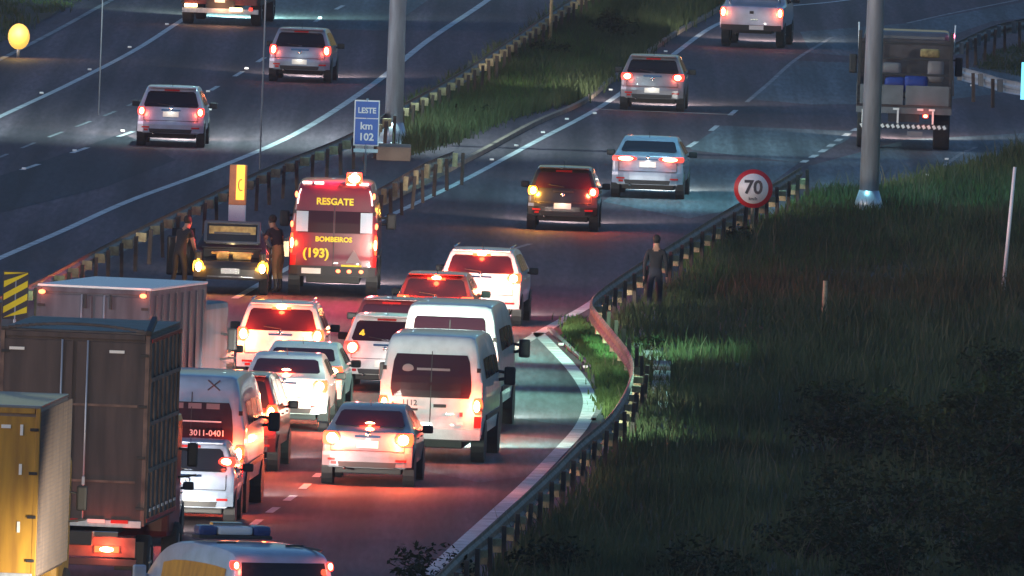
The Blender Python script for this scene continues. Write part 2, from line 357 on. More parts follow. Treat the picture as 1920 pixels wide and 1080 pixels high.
MED = [(765, 292), (850, 268), (960, 222), (1090, 190), (1150, 145), (1255, 66), (1345, 16), (1400, -22), (1140, -30), (1095, 5), (980, 88), (860, 160), (760, 222)]
terrain('median', MED, M['soil'], .08)
grass('grass', MED, 5200, .2, .75, M['grass'], 'tall dim grass on the median between the carriageways')
grass('grass', [(900, 190), (1000, 110), (1100, 60), (1140, 120), (1060, 175), (960, 215)], 900, .25, .6, M['greengrass'], 'median grass in a lighter green that stands for headlights on it')  # headlight on this grass is put into its lighter green
ISL = [(1832, 128), (1850, 104), (1920, 82), (2100, 50), (2100, 160), (1920, 144)]
terrain('traffic_island', ISL, M['soil'], .03)
grass('grass', ISL, 700, .08, .2, M['grass'], 'low grass on the far right traffic island')
LV = [(-600, 190), (-100, 128), (0, 80), (110, 24), (190, -20), (300, -90), (-600, -90)]
terrain('left_verge', LV, M['soil'], .05)
grass('grass', LV, 1800, .1, .45, M['grass'], 'dim grass beyond the far left edge line')

grass('tall_weeds', VERGE, 1500, .5, 1.05, M['weed'], 'tall dry weed stems standing above the dark verge grass', width=.010, blades=4, spread=.25)
# bushes: leafy clumps through a volume, stems inside
def bush(u, v, w_, h, label, n=900, m='bushleaf', leaf=.05):
    p = G(u, v); o = thing('bush', p, 0, label, 'bush', 'bushes on the dark verge')
    bm = bmesh.new()
    lobes = [(random.uniform(-.5, .5) * w_, random.uniform(-.8, .8) * w_, random.uniform(.25, .8) * h, random.uniform(.22, .4) * w_) for _ in range(9)]
    for _ in range(n):
        lx, ly, lz, lr = random.choice(lobes)
        d = Vector((random.gauss(0, 1), random.gauss(0, 1), random.gauss(0, 1))).normalized() * lr * random.uniform(.55, 1.08)
        c = Vector((lx, ly, lz)) + Vector((d.x, d.y, d.z * .8))
        if c.z < .03: c.z = random.uniform(.03, .3)
        a = Vector((random.gauss(0, 1), random.gauss(0, 1), random.gauss(0, .6))).normalized(); b = a.cross(Vector((random.random(), random.random(), 1))).normalized()
        s = leaf * random.uniform(.6, 1.6)
        bm.faces.new([bm.verts.new(c + a * s), bm.verts.new(c + b * s * .5), bm.verts.new(c - a * s), bm.verts.new(c - b * s * .5)])
    f = obj('foliage', bm, M[m], o); f['kind'] = 'stuff'
    bm = bmesh.new()
    for k in range(6):
        lx, ly, lz, lr = lobes[k]; tube(bm, (0, 0, -.03), (lx, ly, lz), .02, .008, 5)
    obj('stem', bm, M['post'], o)
for a in [(1820, 905, 2.2, 1.7, 'big dark rounded bush on the right verge', 2600), (1905, 830, 1.8, 1.7, 'tall dark bush cut by the right edge of the picture', 2000),
          (1660, 985, 2.0, 1.2, 'broad dark bush low in the verge grass, left of the biggest one', 2000), (1890, 1075, 2.2, 1.5, 'dark bush in the bottom right corner', 2200),
          (1500, 1060, 1.6, .9, 'low spreading bush at the bottom of the verge', 1500), (1330, 1110, 1.5, .8, 'low bush at the bottom between the guardrail and the spreading bush', 1200),
          (812, 1112, 1.0, .75, 'small brown-green bush at the foot of the guardrail, bottom centre', 1100), (1560, 780, 1.2, .55, 'pale low bush in the middle of the verge', 800),
          (1870, 720, 1.4, .9, 'dark bush below the leaning white post', 1000), (1030, 1085, 1.1, .6, 'small bush beside the guardrail posts near the bottom', 800),
          (1390, 470, .9, .45, 'small green shrub at the foot of the speed sign', 600), (1215, 660, .5, .3, 'small bright shrub beside the concrete steps', 300)]:
    bush(*a)
rb = random.Random(5)
for k in range(16):
    bush(rb.uniform(1560, 1960), rb.uniform(800, 1130), rb.uniform(1.0, 1.9), rb.uniform(.7, 1.4), 'dark leafy bush in the lower right thicket', 900)
for a in [(1030, 120, 1.0, .75, 'leafy shrub on the median near the thin pole', 700), (1150, 75, 1.1, .9, 'dark shrub far up the median', 800), (880, 225, .9, .4, 'low shrub on the median near the guardrail end', 400),
          (1270, 20, 1.2, .9, 'dark shrub at the top end of the median', 800)]:
    bush(*a)

# ---------------------------------------------------------------- guardrails
WPROF = [(.0, .42), (.05, .46), (.05, .52), (0, .57), (0, .62), (.05, .67), (.05, .73), (.0, .78)]
def guardrail(label, pts, posts_on, rail='rail', block='wood', extra_h=0, bs=(.12, .22, .34), bx=.19, bz=.6, top=False):
    if top: pts = [(u, (v + .78 * 62.5) / (1 - .78 / 24)) for u, v in pts]
    path = spline(px(pts), 1.0); o = thing('guardrail', path[0], 0, label, 'guardrail')
    org = path[0]; bm = bmesh.new(); prev = None; sg = posts_on
    for i, p in enumerate(path):
        s, t = side(path, i); q = []
        for a, z in WPROF: q.append(bm.verts.new((p.x - org.x - s.x * a * sg, p.y - org.y - s.y * a * sg, z + extra_h)))
        for a, z in reversed(WPROF): q.append(bm.verts.new((p.x - org.x - s.x * (a - .012) * sg, p.y - org.y - s.y * (a - .012) * sg, z + extra_h)))
        if prev:
            for k in range(len(q)): bm.faces.new((prev[k], prev[(k + 1) % len(q)], q[(k + 1) % len(q)], q[k]))
        else: bm.faces.new(q)
        prev = q
    bm.faces.new(list(reversed(prev)))
    obj('rail', bm, M[rail], o)
    srcp = srcb = None
    for i in range(1, len(path), 4):
        s, t = side(path, i); p = path[i] - org; rz = math.atan2(t.y, t.x) - math.pi / 2
        lp = (p.x + s.x * bx * sg * 1.55, p.y + s.y * bx * sg * 1.55, 0); lb = (p.x + s.x * bx * .6 * sg, p.y + s.y * bx * .6 * sg, bz + extra_h)
        rot = (random.uniform(-.08, .08), random.uniform(-.05, .05), rz + random.uniform(-.1, .1))
        if srcp is None:
            srcp = B('post', (0, 0, .38 + extra_h / 2), (.08, .13, .80 + extra_h), M['post'], o, .008); srcp.location = lp; srcp.rotation_euler = rot
            srcb = B('spacer_block', (0, 0, 0), bs, M[block], o, .012); srcb.location = lb; srcb.rotation_euler = rot
        else: inst(srcp, o, lp, rot); inst(srcb, o, lb, rot)
    return o
guardrail('long rusty guardrail curving round the bay and along the dark verge', [(770, 1125), (820, 1074), (862, 1032), (922, 980), (1004, 905), (1044, 867), (1088, 823), (1138, 780), (1163, 747), (1178, 717), (1185, 690), (1181, 667), (1163, 640), (1138, 610), (1115, 582), (1108, 566), (1123, 543), (1200, 490), (1245, 464), (1346, 401), (1447, 344), (1505, 309)], 1, bs=(.20, .2, .24), bz=.42, bx=.16, top=True)
guardrail('long guardrail with pale blocks beside the left carriageway', [(-40, 640), (60, 598), (110, 572), (200, 522), (330, 456), (500, 374), (640, 316), (752, 252), (860, 190), (960, 122), (1040, 66), (1100, 26), (1180, -30)], 1, rail='darkrail', bs=(.22, .24, .20), bx=.20)
guardrail('short guardrail behind the rescue van ending at the lamp post', [(520, 520), (600, 472), (700, 420), (790, 368), (852, 342)], 1, rail='rail')
guardrail('dark guardrail along the far exit ramp at upper right', [(1790, 132), (1830, 112), (1870, 96), (1925, 84), (2050, 60)], 1, rail='darkrail', block='conc')
guardrail('pale low guardrail in front of the grass island at far right', [(1795, 178), (1840, 190), (1880, 202), (1925, 210), (2050, 226)], 1, rail='steel', block='conc')

# ---------------------------------------------------------------- poles, signs, markers
def lamp_post(u, v, h, r, label, arm, col, energy, tilt=25, yaw=0, cone=84):
    p = G(u, v); o = thing('street_lamp', p, 0, label, 'lamp post', 'tall steel lamp posts')
    T('pole', (0, 0, .3), (0, 0, h), r, M['steel'], o, r * .62, 24)
    T('pole_foot', (0, 0, 0), (0, 0, .55), r * 1.75, M['steel'], o, r * 1.02, 24)
    T('flange', (0, 0, 0), (0, 0, .05), r * 2.3, M['steel'], o, None, 24)
    T('arm', (0, 0, h - .1), (arm, 0, h + .5), .06, M['steel'], o)
    hd = B('lamp_head', (arm, 0, h + .5), (.9, .35, .16), M['plastic'], o, .04)
    B('lamp_glass', (arm, 0, h + .405), (.7, .28, .03), mat('street_lamp_glass', (.8, .9, .9), .3, emit=col, es=20), hd)
    light('street_lamp_light', 'SPOT', (arm, 0, h + .36), energy, col, o, .3, (R(tilt), R(yaw), 0), R(cone), .7)
    return o
lamp_post(737, 270, 14, .235, 'tall steel lamp post on a concrete block in the median', -3.0, (.62, .95, .90), 12000, 20, 0, 118)
lamp_post(1628, 400, 15, .235, 'tall shiny steel lamp post on the dark right verge', -3.0, (.35, .9, .95), 6500)
B('concrete_plinth', (0, 0, .16), (.85, 2.2, .36), M['warmconc'], None, .03)
o = bpy.data.objects['concrete_plinth']; o.location = G(738, 298); tag(o, 'low concrete block at the foot of the median lamp post', 'plinth')
def slim(u, v, h, r, label, m, tx=0, name='pole'):
    p = G(u, v); o = T(name, (0, 0, 0), (tx, 0, h), r, m, None, r * .8, 8); o.location = p; return tag(o, label, 'pole')
lamp_post(2080, 745, 12, .15, 'unseen lamp post outside the right edge, added to light the curved bay', -2.5, (.50, 1, .70), 15000, 0, 43, 36)  # unseen post, added for the light on the bay
post_ = [q for q in C.objects if q.name.startswith('street_lamp') and q.type == 'EMPTY'][-1]
for tl_, en_ in ((36, 26000), (-36, 16000)):  # flood heads added to spread that light along the bay
    B('flood_head', (-2.4, .3 if tl_ > 0 else -.3, 12.2), (.4, .3, .2), M['plastic'], post_, .03)
    light('flood_light', 'SPOT', (-2.5, .5 if tl_ > 0 else -.5, 12.0), en_, (.50, 1, .70), post_, .25, (R(tl_), R(43), 0), R(36), .7)
lamp_post(640, -70, 12, .15, 'unseen lamp post above the top edge, added to light the far left carriageway', -2, (.45, 1, .85), 5200, -22, 0, 110)  # unseen post, added for the light on the far left lanes
lamp_post(1560, 262, 12, .12, 'lamp post', -2, (.45, .95, 1), 0) if False else None
slim(487, 318, 9, .022, 'very thin tall pole left of the blue kilometre sign', M['steel'])
slim(185, 215, 8, .018, 'faint thin pole near the upper left edge line', M['steel'])
slim(1031, 92, 4, .05, 'thin pole standing in the median grass', M['wood'])
slim(1880, 552, 2.85, .045, 'white slanted marker post standing in the dark grass', M['signwhite'], .17, 'marker_post')
slim(1545, 600, .85, .06, 'short wooden stake in the verge grass', M['wood'], 0, 'stake')

def sign_face(name, bm_fn, m, o, z, y, kids=()): pass
# 70 km/h sign
p = G(1409, 452); o = thing('speed_limit_sign', p, 0, 'round red-bordered 70 speed limit sign on the verge', 'road sign')
T('sign_post', (0, .06, 0), (0, .06, 1.45), .045, M['wood'], o)
zc = 1.22; r0 = .45
T('sign_disc', (0, .0, zc), (0, .012, zc), r0, M['signred'], o, None, 48)
T('sign_field', (0, -.006, zc), (0, 0, zc), r0 * .78, M['signwhite'], o, None, 48)
text('numerals', '70', .44, (0, -.012, zc + .02), FACE, M['textdark'], o, .012, .003)
text('lettering', 'km/h', .10, (0, -.012, zc - .235), FACE, M['textdark'], o, .002, .003)
# kilometre sign
p = G(684, 330); o = thing('kilometre_sign', p, 0, 'blue LESTE km 102 roadside sign beside the median lamp post', 'road sign')
T('sign_post', (0, .03, 0), (0, .03, 1.9), .03, M['steel'], o)
B('sign_plate', (0, .01, 1.30), (.62, .012, 1.12), M['signwhite'], o, .004)
B('upper_panel', (0, -.002, 1.625), (.56, .012, .40), M['signblue'], o, .003); B('lower_panel', (0, -.002, 1.085), (.56, .012, .63), M['signblue'], o, .003)
text('lettering', 'LESTE', .19, (0, -.012, 1.60), FACE, M['textwhite'], o, .006, .003, sx=.92)
text('lettering', 'km', .25, (0, -.012, 1.22), FACE, M['textwhite'], o, .006, .003)
text('numerals', '102', .25, (0, -.012, .95), FACE, M['textwhite'], o, .007, .003)
B('small_plate', (0, .01, .62), (.60, .012, .085), M['signwhite'], o, .003)
# striped obstacle marker
p = G(24, 700); o = thing('obstacle_marker', p, 0, 'yellow and black striped obstacle marker above the dark truck', 'road sign')
T('sign_post', (0, .03, 0), (0, .03, 1.9), .03, M['steel'], o)
B('sign_plate', (0, .01, 1.58), (.52, .012, .98), M['textdark'], o, .004)
for k in range(-3, 5):
    bm = bmesh.new(); z0 = 1.58 + k * .26
    V = []
    # clip the slanted stripe to the plate
    for x, z in ((-.24, z0 - .11), (.24, z0 + .17), (.24, z0 + .30), (-.24, z0 + .02)): V.append((x, min(max(z, 1.12), 2.04)))
    if max(v[1] for v in V) - min(v[1] for v in V) < .04: continue
    f = [bm.verts.new((x, -.004, z)) for x, z in V]; bb = [bm.verts.new((x, .006, z)) for x, z in V]
    bm.faces.new(f)
    for i in range(4): bm.faces.new((f[i], f[(i + 1) % 4], bb[(i + 1) % 4], bb[i]))
    obj('stripe', bm, M['sign_yellow'], o)
# cyan sign at the right edge
p = G(1922, 240); o = thing('edge_sign', p, 0, 'bright cyan sign cut off by the right edge of the picture', 'road sign')
T('sign_post', (.1, .02, 0), (.1, .02, .8), .03, M['steel'], o); B('sign_plate', (.1, 0, 1.24), (.5, .02, .98), M['cyan'], o, .005)
# emergency call box
p = G(443, 446); o = thing('emergency_call_box', p, 0, 'orange emergency call pillar with a white foot beside the open black car', 'call box')
B('pillar', (0, 0, 1.22), (.40, .30, .92), M['orange'], o, .02); B('pillar_foot', (0, 0, .38), (.40, .32, .76), M['signwhite'], o, .02)
B('front_panel', (.055, -.155, 1.28), (.19, .012, .80), mat('call_box_amber_glow_panel', (.8, .42, .03), .4, emit=(1, .5, .05), es=.55), o, .003)  # panel is no lamp; an amber glow is put into its colour
bm = bmesh.new()
for k in range(9):
    a0, a1 = R(70 + k * 26), R(70 + (k + 1) * 26)
    tube(bm, (.07 + .06 * math.cos(a0), -.165, 1.22 + .13 * math.sin(a0)), (.07 + .06 * math.cos(a1), -.165, 1.22 + .13 * math.sin(a1)), .014, None, 6)
obj('phone_symbol', bm, M['orange'], o)
# yellow globe lantern beyond the far left edge
p = G(34, 108); o = thing('yellow_lantern', p, 0, 'glowing yellow lantern behind the far left edge line', 'lamp')
T('lamp_post', (0, 0, 0), (0, 0, .35), .05, M['steel'], o)
bm = bmesh.new(); ball(bm, (0, 0, .58), (.30, .28, .36), 16); obj('globe', bm, mat('yellow_globe', (.8, .6, .2), .4, emit=(1, .50, .08), es=.34), o, True)
light('lantern_light', 'POINT', (0, -.5, .8), 30, (1, .65, .2), o, .3)
# reflective road studs
st = B('road_stud', (0, 0, .03), (.11, .10, .05), M['stud'], None, .012)
STUDS = [(45, 318), (140, 284), (230, 247), (393, 207), (390, 173), (462, 130), (168, 132), (243, 90), (313, 47), (78, 176), (600, 35), (1063, 225), (1018, 250), (968, 275), (922, 301),
         (1145, 170), (1248, 98), (1270, 43), (1775, 300), (1737, 330), (1823, 162), (1115, 214), (1352, 22), (1460, 600), (1098, 690), (1052, 648)]
for i, (u, v) in enumerate(STUDS):
    if (u, v) == (1460, 600): continue
    s = st if i == 0 else st.copy()
    if i: C.objects.link(s)
    s.location = G(u, v)
    where = 'left carriageway' if u < 700 else ('bay' if v > 500 else ('exit ramp' if u > 1500 else 'right carriageway'))
    tag(s, 'small white reflective stud on the %s asphalt' % where, 'road stud', 'white road studs on the ' + where)

# concrete steps down the verge
p = G(1240, 812); q = G(1238, 690); o = thing('concrete_steps', p, math.degrees(math.atan2(q.x - p.x, q.y - p.y)), 'pale concrete slab steps running up the verge behind the guardrail', 'steps')
L = (q - p).length; N = 7; sl_ = B('slab', (0, 0, .0), (.36, L / N * .6, .10), M['conc'], o, .02)
for k in range(N):
    z = .08 + .022 * k
    if k == 0: sl_.location = (0, .5, z)
    else: inst(sl_, o, (random.uniform(-.05, .05), .5 + k * L / N, z), (0, 0, random.uniform(-.03, .03)))
kerb('footpath', [(1226, 680), (1212, 655), (1200, 630), (1206, 600), (1228, 570)], .5, .05, M['conc'])

# ---------------------------------------------------------------- vehicles
def chaikin(P, n=2):
    for _ in range(n):
        Q = [P[0]]
        for a, b in zip(P, P[1:]):
            Q.append((a[0] * .75 + b[0] * .25, a[1] * .75 + b[1] * .25)); Q.append((a[0] * .25 + b[0] * .75, a[1] * .25 + b[1] * .75))
        Q.append(P[-1]); P = Q
    return P
class Shell:
    """lofted vehicle body: side profile (y from the rear, z) swept into rings, rear corners rounded in plan"""
    def __init__(s, W, Hh, belt, prof, rw=.76, zb=.33, corner=.14, edge=.05, cpow=5):
        s.W, s.H, s.belt, s.rw, s.zb, s.cn, s.edge, s.cp = W / 2, Hh, belt, rw, zb, corner, edge, cpow
        s.P = chaikin(prof, 2); s.L = s.P[-1][0]
        s.rear = [s.P[0]]
        for q in s.P[1:]:
            if q[1] > s.rear[-1][1] + 1e-4: s.rear.append(q)
            elif q[0] > 1.2: break
    def plan(s, y): 
        e = s.L - y
        return 1 - .13 * max(0, 1 - e / 1.1) ** 2 - .02 * max(0, 1 - y / .8) ** 2
    def wt(s, zt, y):
        w_ = s.W * s.plan(y); t = min(1, max(0, (zt - s.belt) / (s.H - s.belt)))
        return w_ * (.975 + (s.rw - .975) * t)
    def c(s, x, y):
        return s.cn * min(1.2, abs(x) / s.W) ** s.cp * max(0, 1 - y / 1.2)
    def yr(s, z, x=0):
        R_ = s.rear; y = R_[0][0]
        if z > R_[0][1]:
            for a, b in zip(R_, R_[1:]):
                if z <= b[1]: y = a[0] + (b[0] - a[0]) * (z - a[1]) / (b[1] - a[1]); break
            else: y = R_[-1][0]
        return y + s.c(x, y)
    def zt(s, y):
        for a, b in zip(s.P, s.P[1:]):
            if a[0] <= y <= b[0] and b[0] > a[0]: return a[1] + (b[1] - a[1]) * (y - a[0]) / (b[0] - a[0])
        return s.P[-1][1]
    def ring(s, y, zt):
        w_ = s.W * s.plan(y); zb = s.zb; e = s.edge; zs = min(s.belt, zt - .05); wt = s.wt(zt, y)
        m_ = (zb + zs) / 2
        pts = [(0, zb), (w_ * .82, zb), (w_ * .965, zb + .06), (w_, m_), (w_ * .985, zs)]
        pts += [(w_ * .985 + (wt - w_ * .985) * .5, zs + max(0, (zt - e - zs)) * .5), (wt, max(zs + .005, zt - e)), (wt - e * .35, zt - e * .3), (wt - e * 1.1, zt), (wt * .5, zt + .008), (0, zt + .012)]
        return pts
    def body(s, m, parent, name='body'):
        bm = bmesh.new(); prev = None
        for y, zt in s.P:
            h = s.ring(y, zt); full = [(x, z) for x, z in h] + [(-x, z) for x, z in reversed(h[1:-1])]
            q = [bm.verts.new((x, y + s.c(x, y), z)) for x, z in full]
            if prev:
                for k in range(len(q)): bm.faces.new((prev[k], prev[(k + 1) % len(q)], q[(k + 1) % len(q)], q[k]))
            else: bm.faces.new(q)
            prev = q
        bm.faces.new(list(reversed(prev)))
        o = obj(name, bm, m, parent)
        me = o.data; me.polygons.foreach_set('use_smooth', [True] * len(me.polygons))
        try: me.set_sharp_from_angle(angle=R(38))
        except Exception: pass
        return o
    def patch(s, name, zs, xl, xr, m, parent, proud=.01, depth=.05, nx=6):
        """panel following the rear surface"""
        bm = bmesh.new(); F = []; K = []
        n = len(zs)
        for i, z in enumerate(zs):
            a = xl[i] if isinstance(xl, (list, tuple)) else xl; b = xr[i] if isinstance(xr, (list, tuple)) else xr
            rF, rK = [], []
            for k in range(nx + 1):
                x = a + (b - a) * k / nx; y = s.yr(z, x)
                rF.append(bm.verts.new((x, y - proud, z))); rK.append(bm.verts.new((x, y + depth, z)))
            F.append(rF); K.append(rK)
        for i in range(n - 1):
            for k in range(nx): bm.faces.new((F[i][k], F[i][k + 1], F[i + 1][k + 1], F[i + 1][k]))
        for i in range(n - 1):
            bm.faces.new((F[i][0], F[i + 1][0], K[i + 1][0], K[i][0])); bm.faces.new((F[i][nx], K[i][nx], K[i + 1][nx], F[i + 1][nx]))
        for k in range(nx):
            bm.faces.new((F[0][k], K[0][k], K[0][k + 1], F[0][k + 1])); bm.faces.new((F[-1][k], F[-1][k + 1], K[-1][k + 1], K[-1][k]))
        return obj(name, bm, m, parent)
    def sidewin(s, name, y0, y1, sgn, m, parent, t0=.12, t1=.86, out=.008, ztop=None):
        bm = bmesh.new(); g = []
        for k in range(7):
            y = y0 + (y1 - y0) * k / 6; zt = s.zt(y) if ztop is None else ztop; w_ = s.W * s.plan(y) * .985; wt = s.wt(zt, y); zs = min(s.belt, zt - .05); e = s.edge
            col = []
            for t in (t0, (t0 + t1) / 2, t1):
                x = w_ + (wt - w_) * t; z = zs + (zt - e - zs) * t; col.append(bm.verts.new((sgn * (x + out), y + s.c(x, y), z)))
            g.append(col)
        for a, b in zip(g, g[1:]):
            for k in range(2): bm.faces.new((a[k], b[k], b[k + 1], a[k + 1]))
        return obj(name, bm, m, parent)

wheel_cache = {}
def wheels(o, W, ys, r=.31, tw=.2, dual=False, inset=.0):
    key = (r, tw)
    for y in ys:
        for sg in (-1, 1):
            if key not in wheel_cache:
                t = bpy.data.objects.new('wheel', None)
                bm = bmesh.new()
                prof = [(-tw / 2, r * .62), (-tw / 2, r * .9), (-tw / 2 + .025, r * .985), (-tw / 4, r), (tw / 4, r), (tw / 2 - .025, r * .985), (tw / 2, r * .9), (tw / 2, r * .62)]
                n = 28; rings = [[bm.verts.new((x, rr * math.cos(6.2832 * k / n), rr * math.sin(6.2832 * k / n))) for k in range(n)] for x, rr in prof]
                for a in range(len(prof)):
                    A, Bq = rings[a], rings[(a + 1) % len(prof)]
                    for k in range(n): bm.faces.new((A[k], A[(k + 1) % n], Bq[(k + 1) % n], Bq[k]))
                me1 = bpy.data.meshes.new('tyre'); bmesh.ops.recalc_face_normals(bm, faces=bm.faces); bm.to_mesh(me1); bm.free(); me1.materials.append(M['tyre'])
                bm = bmesh.new(); tube(bm, (-tw * .42, 0, 0), (tw * .40, 0, 0), r * .60, None, 20); tube(bm, (tw * .3, 0, 0), (tw * .46, 0, 0), r * .16, None, 10)
                for k in range(5):
                    a = 6.2832 * k / 5; box(bm, (tw * .43, math.cos(a) * r * .36, math.sin(a) * r * .36), (.02, r * .12, r * .45), 0, Matrix.Rotation(a + math.pi / 2, 3, 'X'))
                me2 = bpy.data.meshes.new('rim'); bm.to_mesh(me2); bm.free(); me2.materials.append(M['rim'])
                wheel_cache[key] = (me1, me2)
            me1, me2 = wheel_cache[key]
            t = bpy.data.objects.new('wheel', None); link(t, o); t.location = (sg * (W / 2 - tw / 2 - .012 - inset), y, r); t.rotation_euler = (0, 0, 0 if sg > 0 else math.pi)
            link(bpy.data.objects.new('tyre', me1), t); link(bpy.data.objects.new('rim', me2), t)

def lampset(sh, o, mode, z0, z1, x0, x1=None, brake=False, zhot=None, shape=None, amber=None, only=None, power=None):
    x1 = x1 or sh.W * .985
    for sg in (-1, 1):
        T_ = [-1, -.8, -.4, 0, .4, .8, 1]; zs = [(z0 + z1) / 2 + t * (z1 - z0) / 2 for t in T_]
        dx_ = (x1 - x0) * .30; a = [x0 + dx_ * abs(t) ** 2.2 * (1.25 if t < 0 else .7) for t in T_]; b = [x1 - .028 * abs(t) ** 3 for t in T_]
        xl, xr = ([-v for v in b], [-v for v in a]) if sg < 0 else (a, b)
        am = amber == sg or amber == 2
        body_m = 'amber' if am else ('brake' if brake else 'run')
        if am and not brake: body_m = 'amber'
        t = sh.patch('tail_light', zs, xl, xr, M[body_m] if mode else M['taillens'], o, .022, .09, 5)
        if mode:
            bm = bmesh.new(); xc = (x0 * .55 + x1 * .45); zc = zhot or (z0 + z1) / 2
            ball(bm, (sg * xc, sh.yr(zc, xc) - .03, zc), ((x1 - x0) * .30, .04, min((z1 - z0) * .40, .11)), 12)
            obj('bulb', bm, M['amberhot' if am else ('brakehot' if brake else 'runhot')], t, True)
            pw = power * 2.6 if power else (72 if brake else 4)
            light('tail_light_glow', 'POINT', (sg * xc, sh.yr(zc, xc) - .20, zc), pw * (1.3 if am else 1), (1, .42, .04) if am else ((1, .11, .03) if brake else (1, .10, .04)), t, .07)
def mirrors(sh, o, y, z, w_=.2, m='plastic', h=.15):
    for sg in (-1, 1):
        bm = bmesh.new(); X = sh.wt(z, y)
        box(bm, (sg * (X + .05 + w_ / 2), y, z), (w_, .10, h), .035); tube(bm, (sg * (X - .03), y + .03, z - .05), (sg * (X + .10), y + .02, z - .03), .022, None, 6)
        obj('door_mirror', bm, M[m], o)
def headlamps(sh, o, energy, col=(1, .93, .8), z=.68, tilt=2.2, spread=95):
    y = sh.L
    for sg in (-1, 1):
        bm = bmesh.new(); ball(bm, (sg * sh.W * .62, y - .10, z), (.17, .13, .08), 10); h = obj('headlight', bm, mat('headlight_glass', (.8, .8, .8), .2, emit=col, es=2) if 'hl' not in M else M['hl'], o, True)
    light('headlight_beam', 'SPOT', (0, y + .12, z), energy, col, o, .25, (R(90 - tilt), 0, 0), R(spread), .9)
M['hl'] = mat('headlight_glass', (.8, .8, .8), .2, emit=(1, .93, .8), es=2)

PROFS = {
 'hatch': lambda L, H, b: [(0, .46), (.0, .60), (.035, .66), (.06, .80), (.10, b), (.22, b + .12), (.42, H - .09), (.56, H - .02), (1.2, H), (2.0, H - .01), (2.55, H - .10), (3.15, b + .04), (L - .25, b - .16), (L, b - .40)],
 'sedan': lambda L, H, b: [(0, .46), (.0, .62), (.03, .70), (.05, b - .03), (.09, b + .05), (.50, b + .09), (1.12, H - .10), (1.38, H - .02), (1.9, H), (2.5, H - .02), (2.9, H - .12), (3.5, b + .05), (L - .25, b - .14), (L, b - .40)],
 'suv': lambda L, H, b: [(0, .52), (.0, .70), (.035, .76), (.06, .92), (.09, b), (.18, b + .14), (.32, H - .09), (.44, H - .02), (1.2, H), (2.2, H - .01), (2.8, H - .10), (3.4, b + .06), (L - .25, b - .14), (L, b - .40)],
 'van': lambda L, H, b: [(0, .55), (.0, .80), (.02, .9), (.035, b), (.06, H * .72), (.11, H - .20), (.17, H - .06), (.30, H), (2.6, H + .01), (L - 1.6, H - .06), (L - 1.1, H - .30), (L - .55, b + .05), (L - .15, b - .25), (L, b - .55)],
}
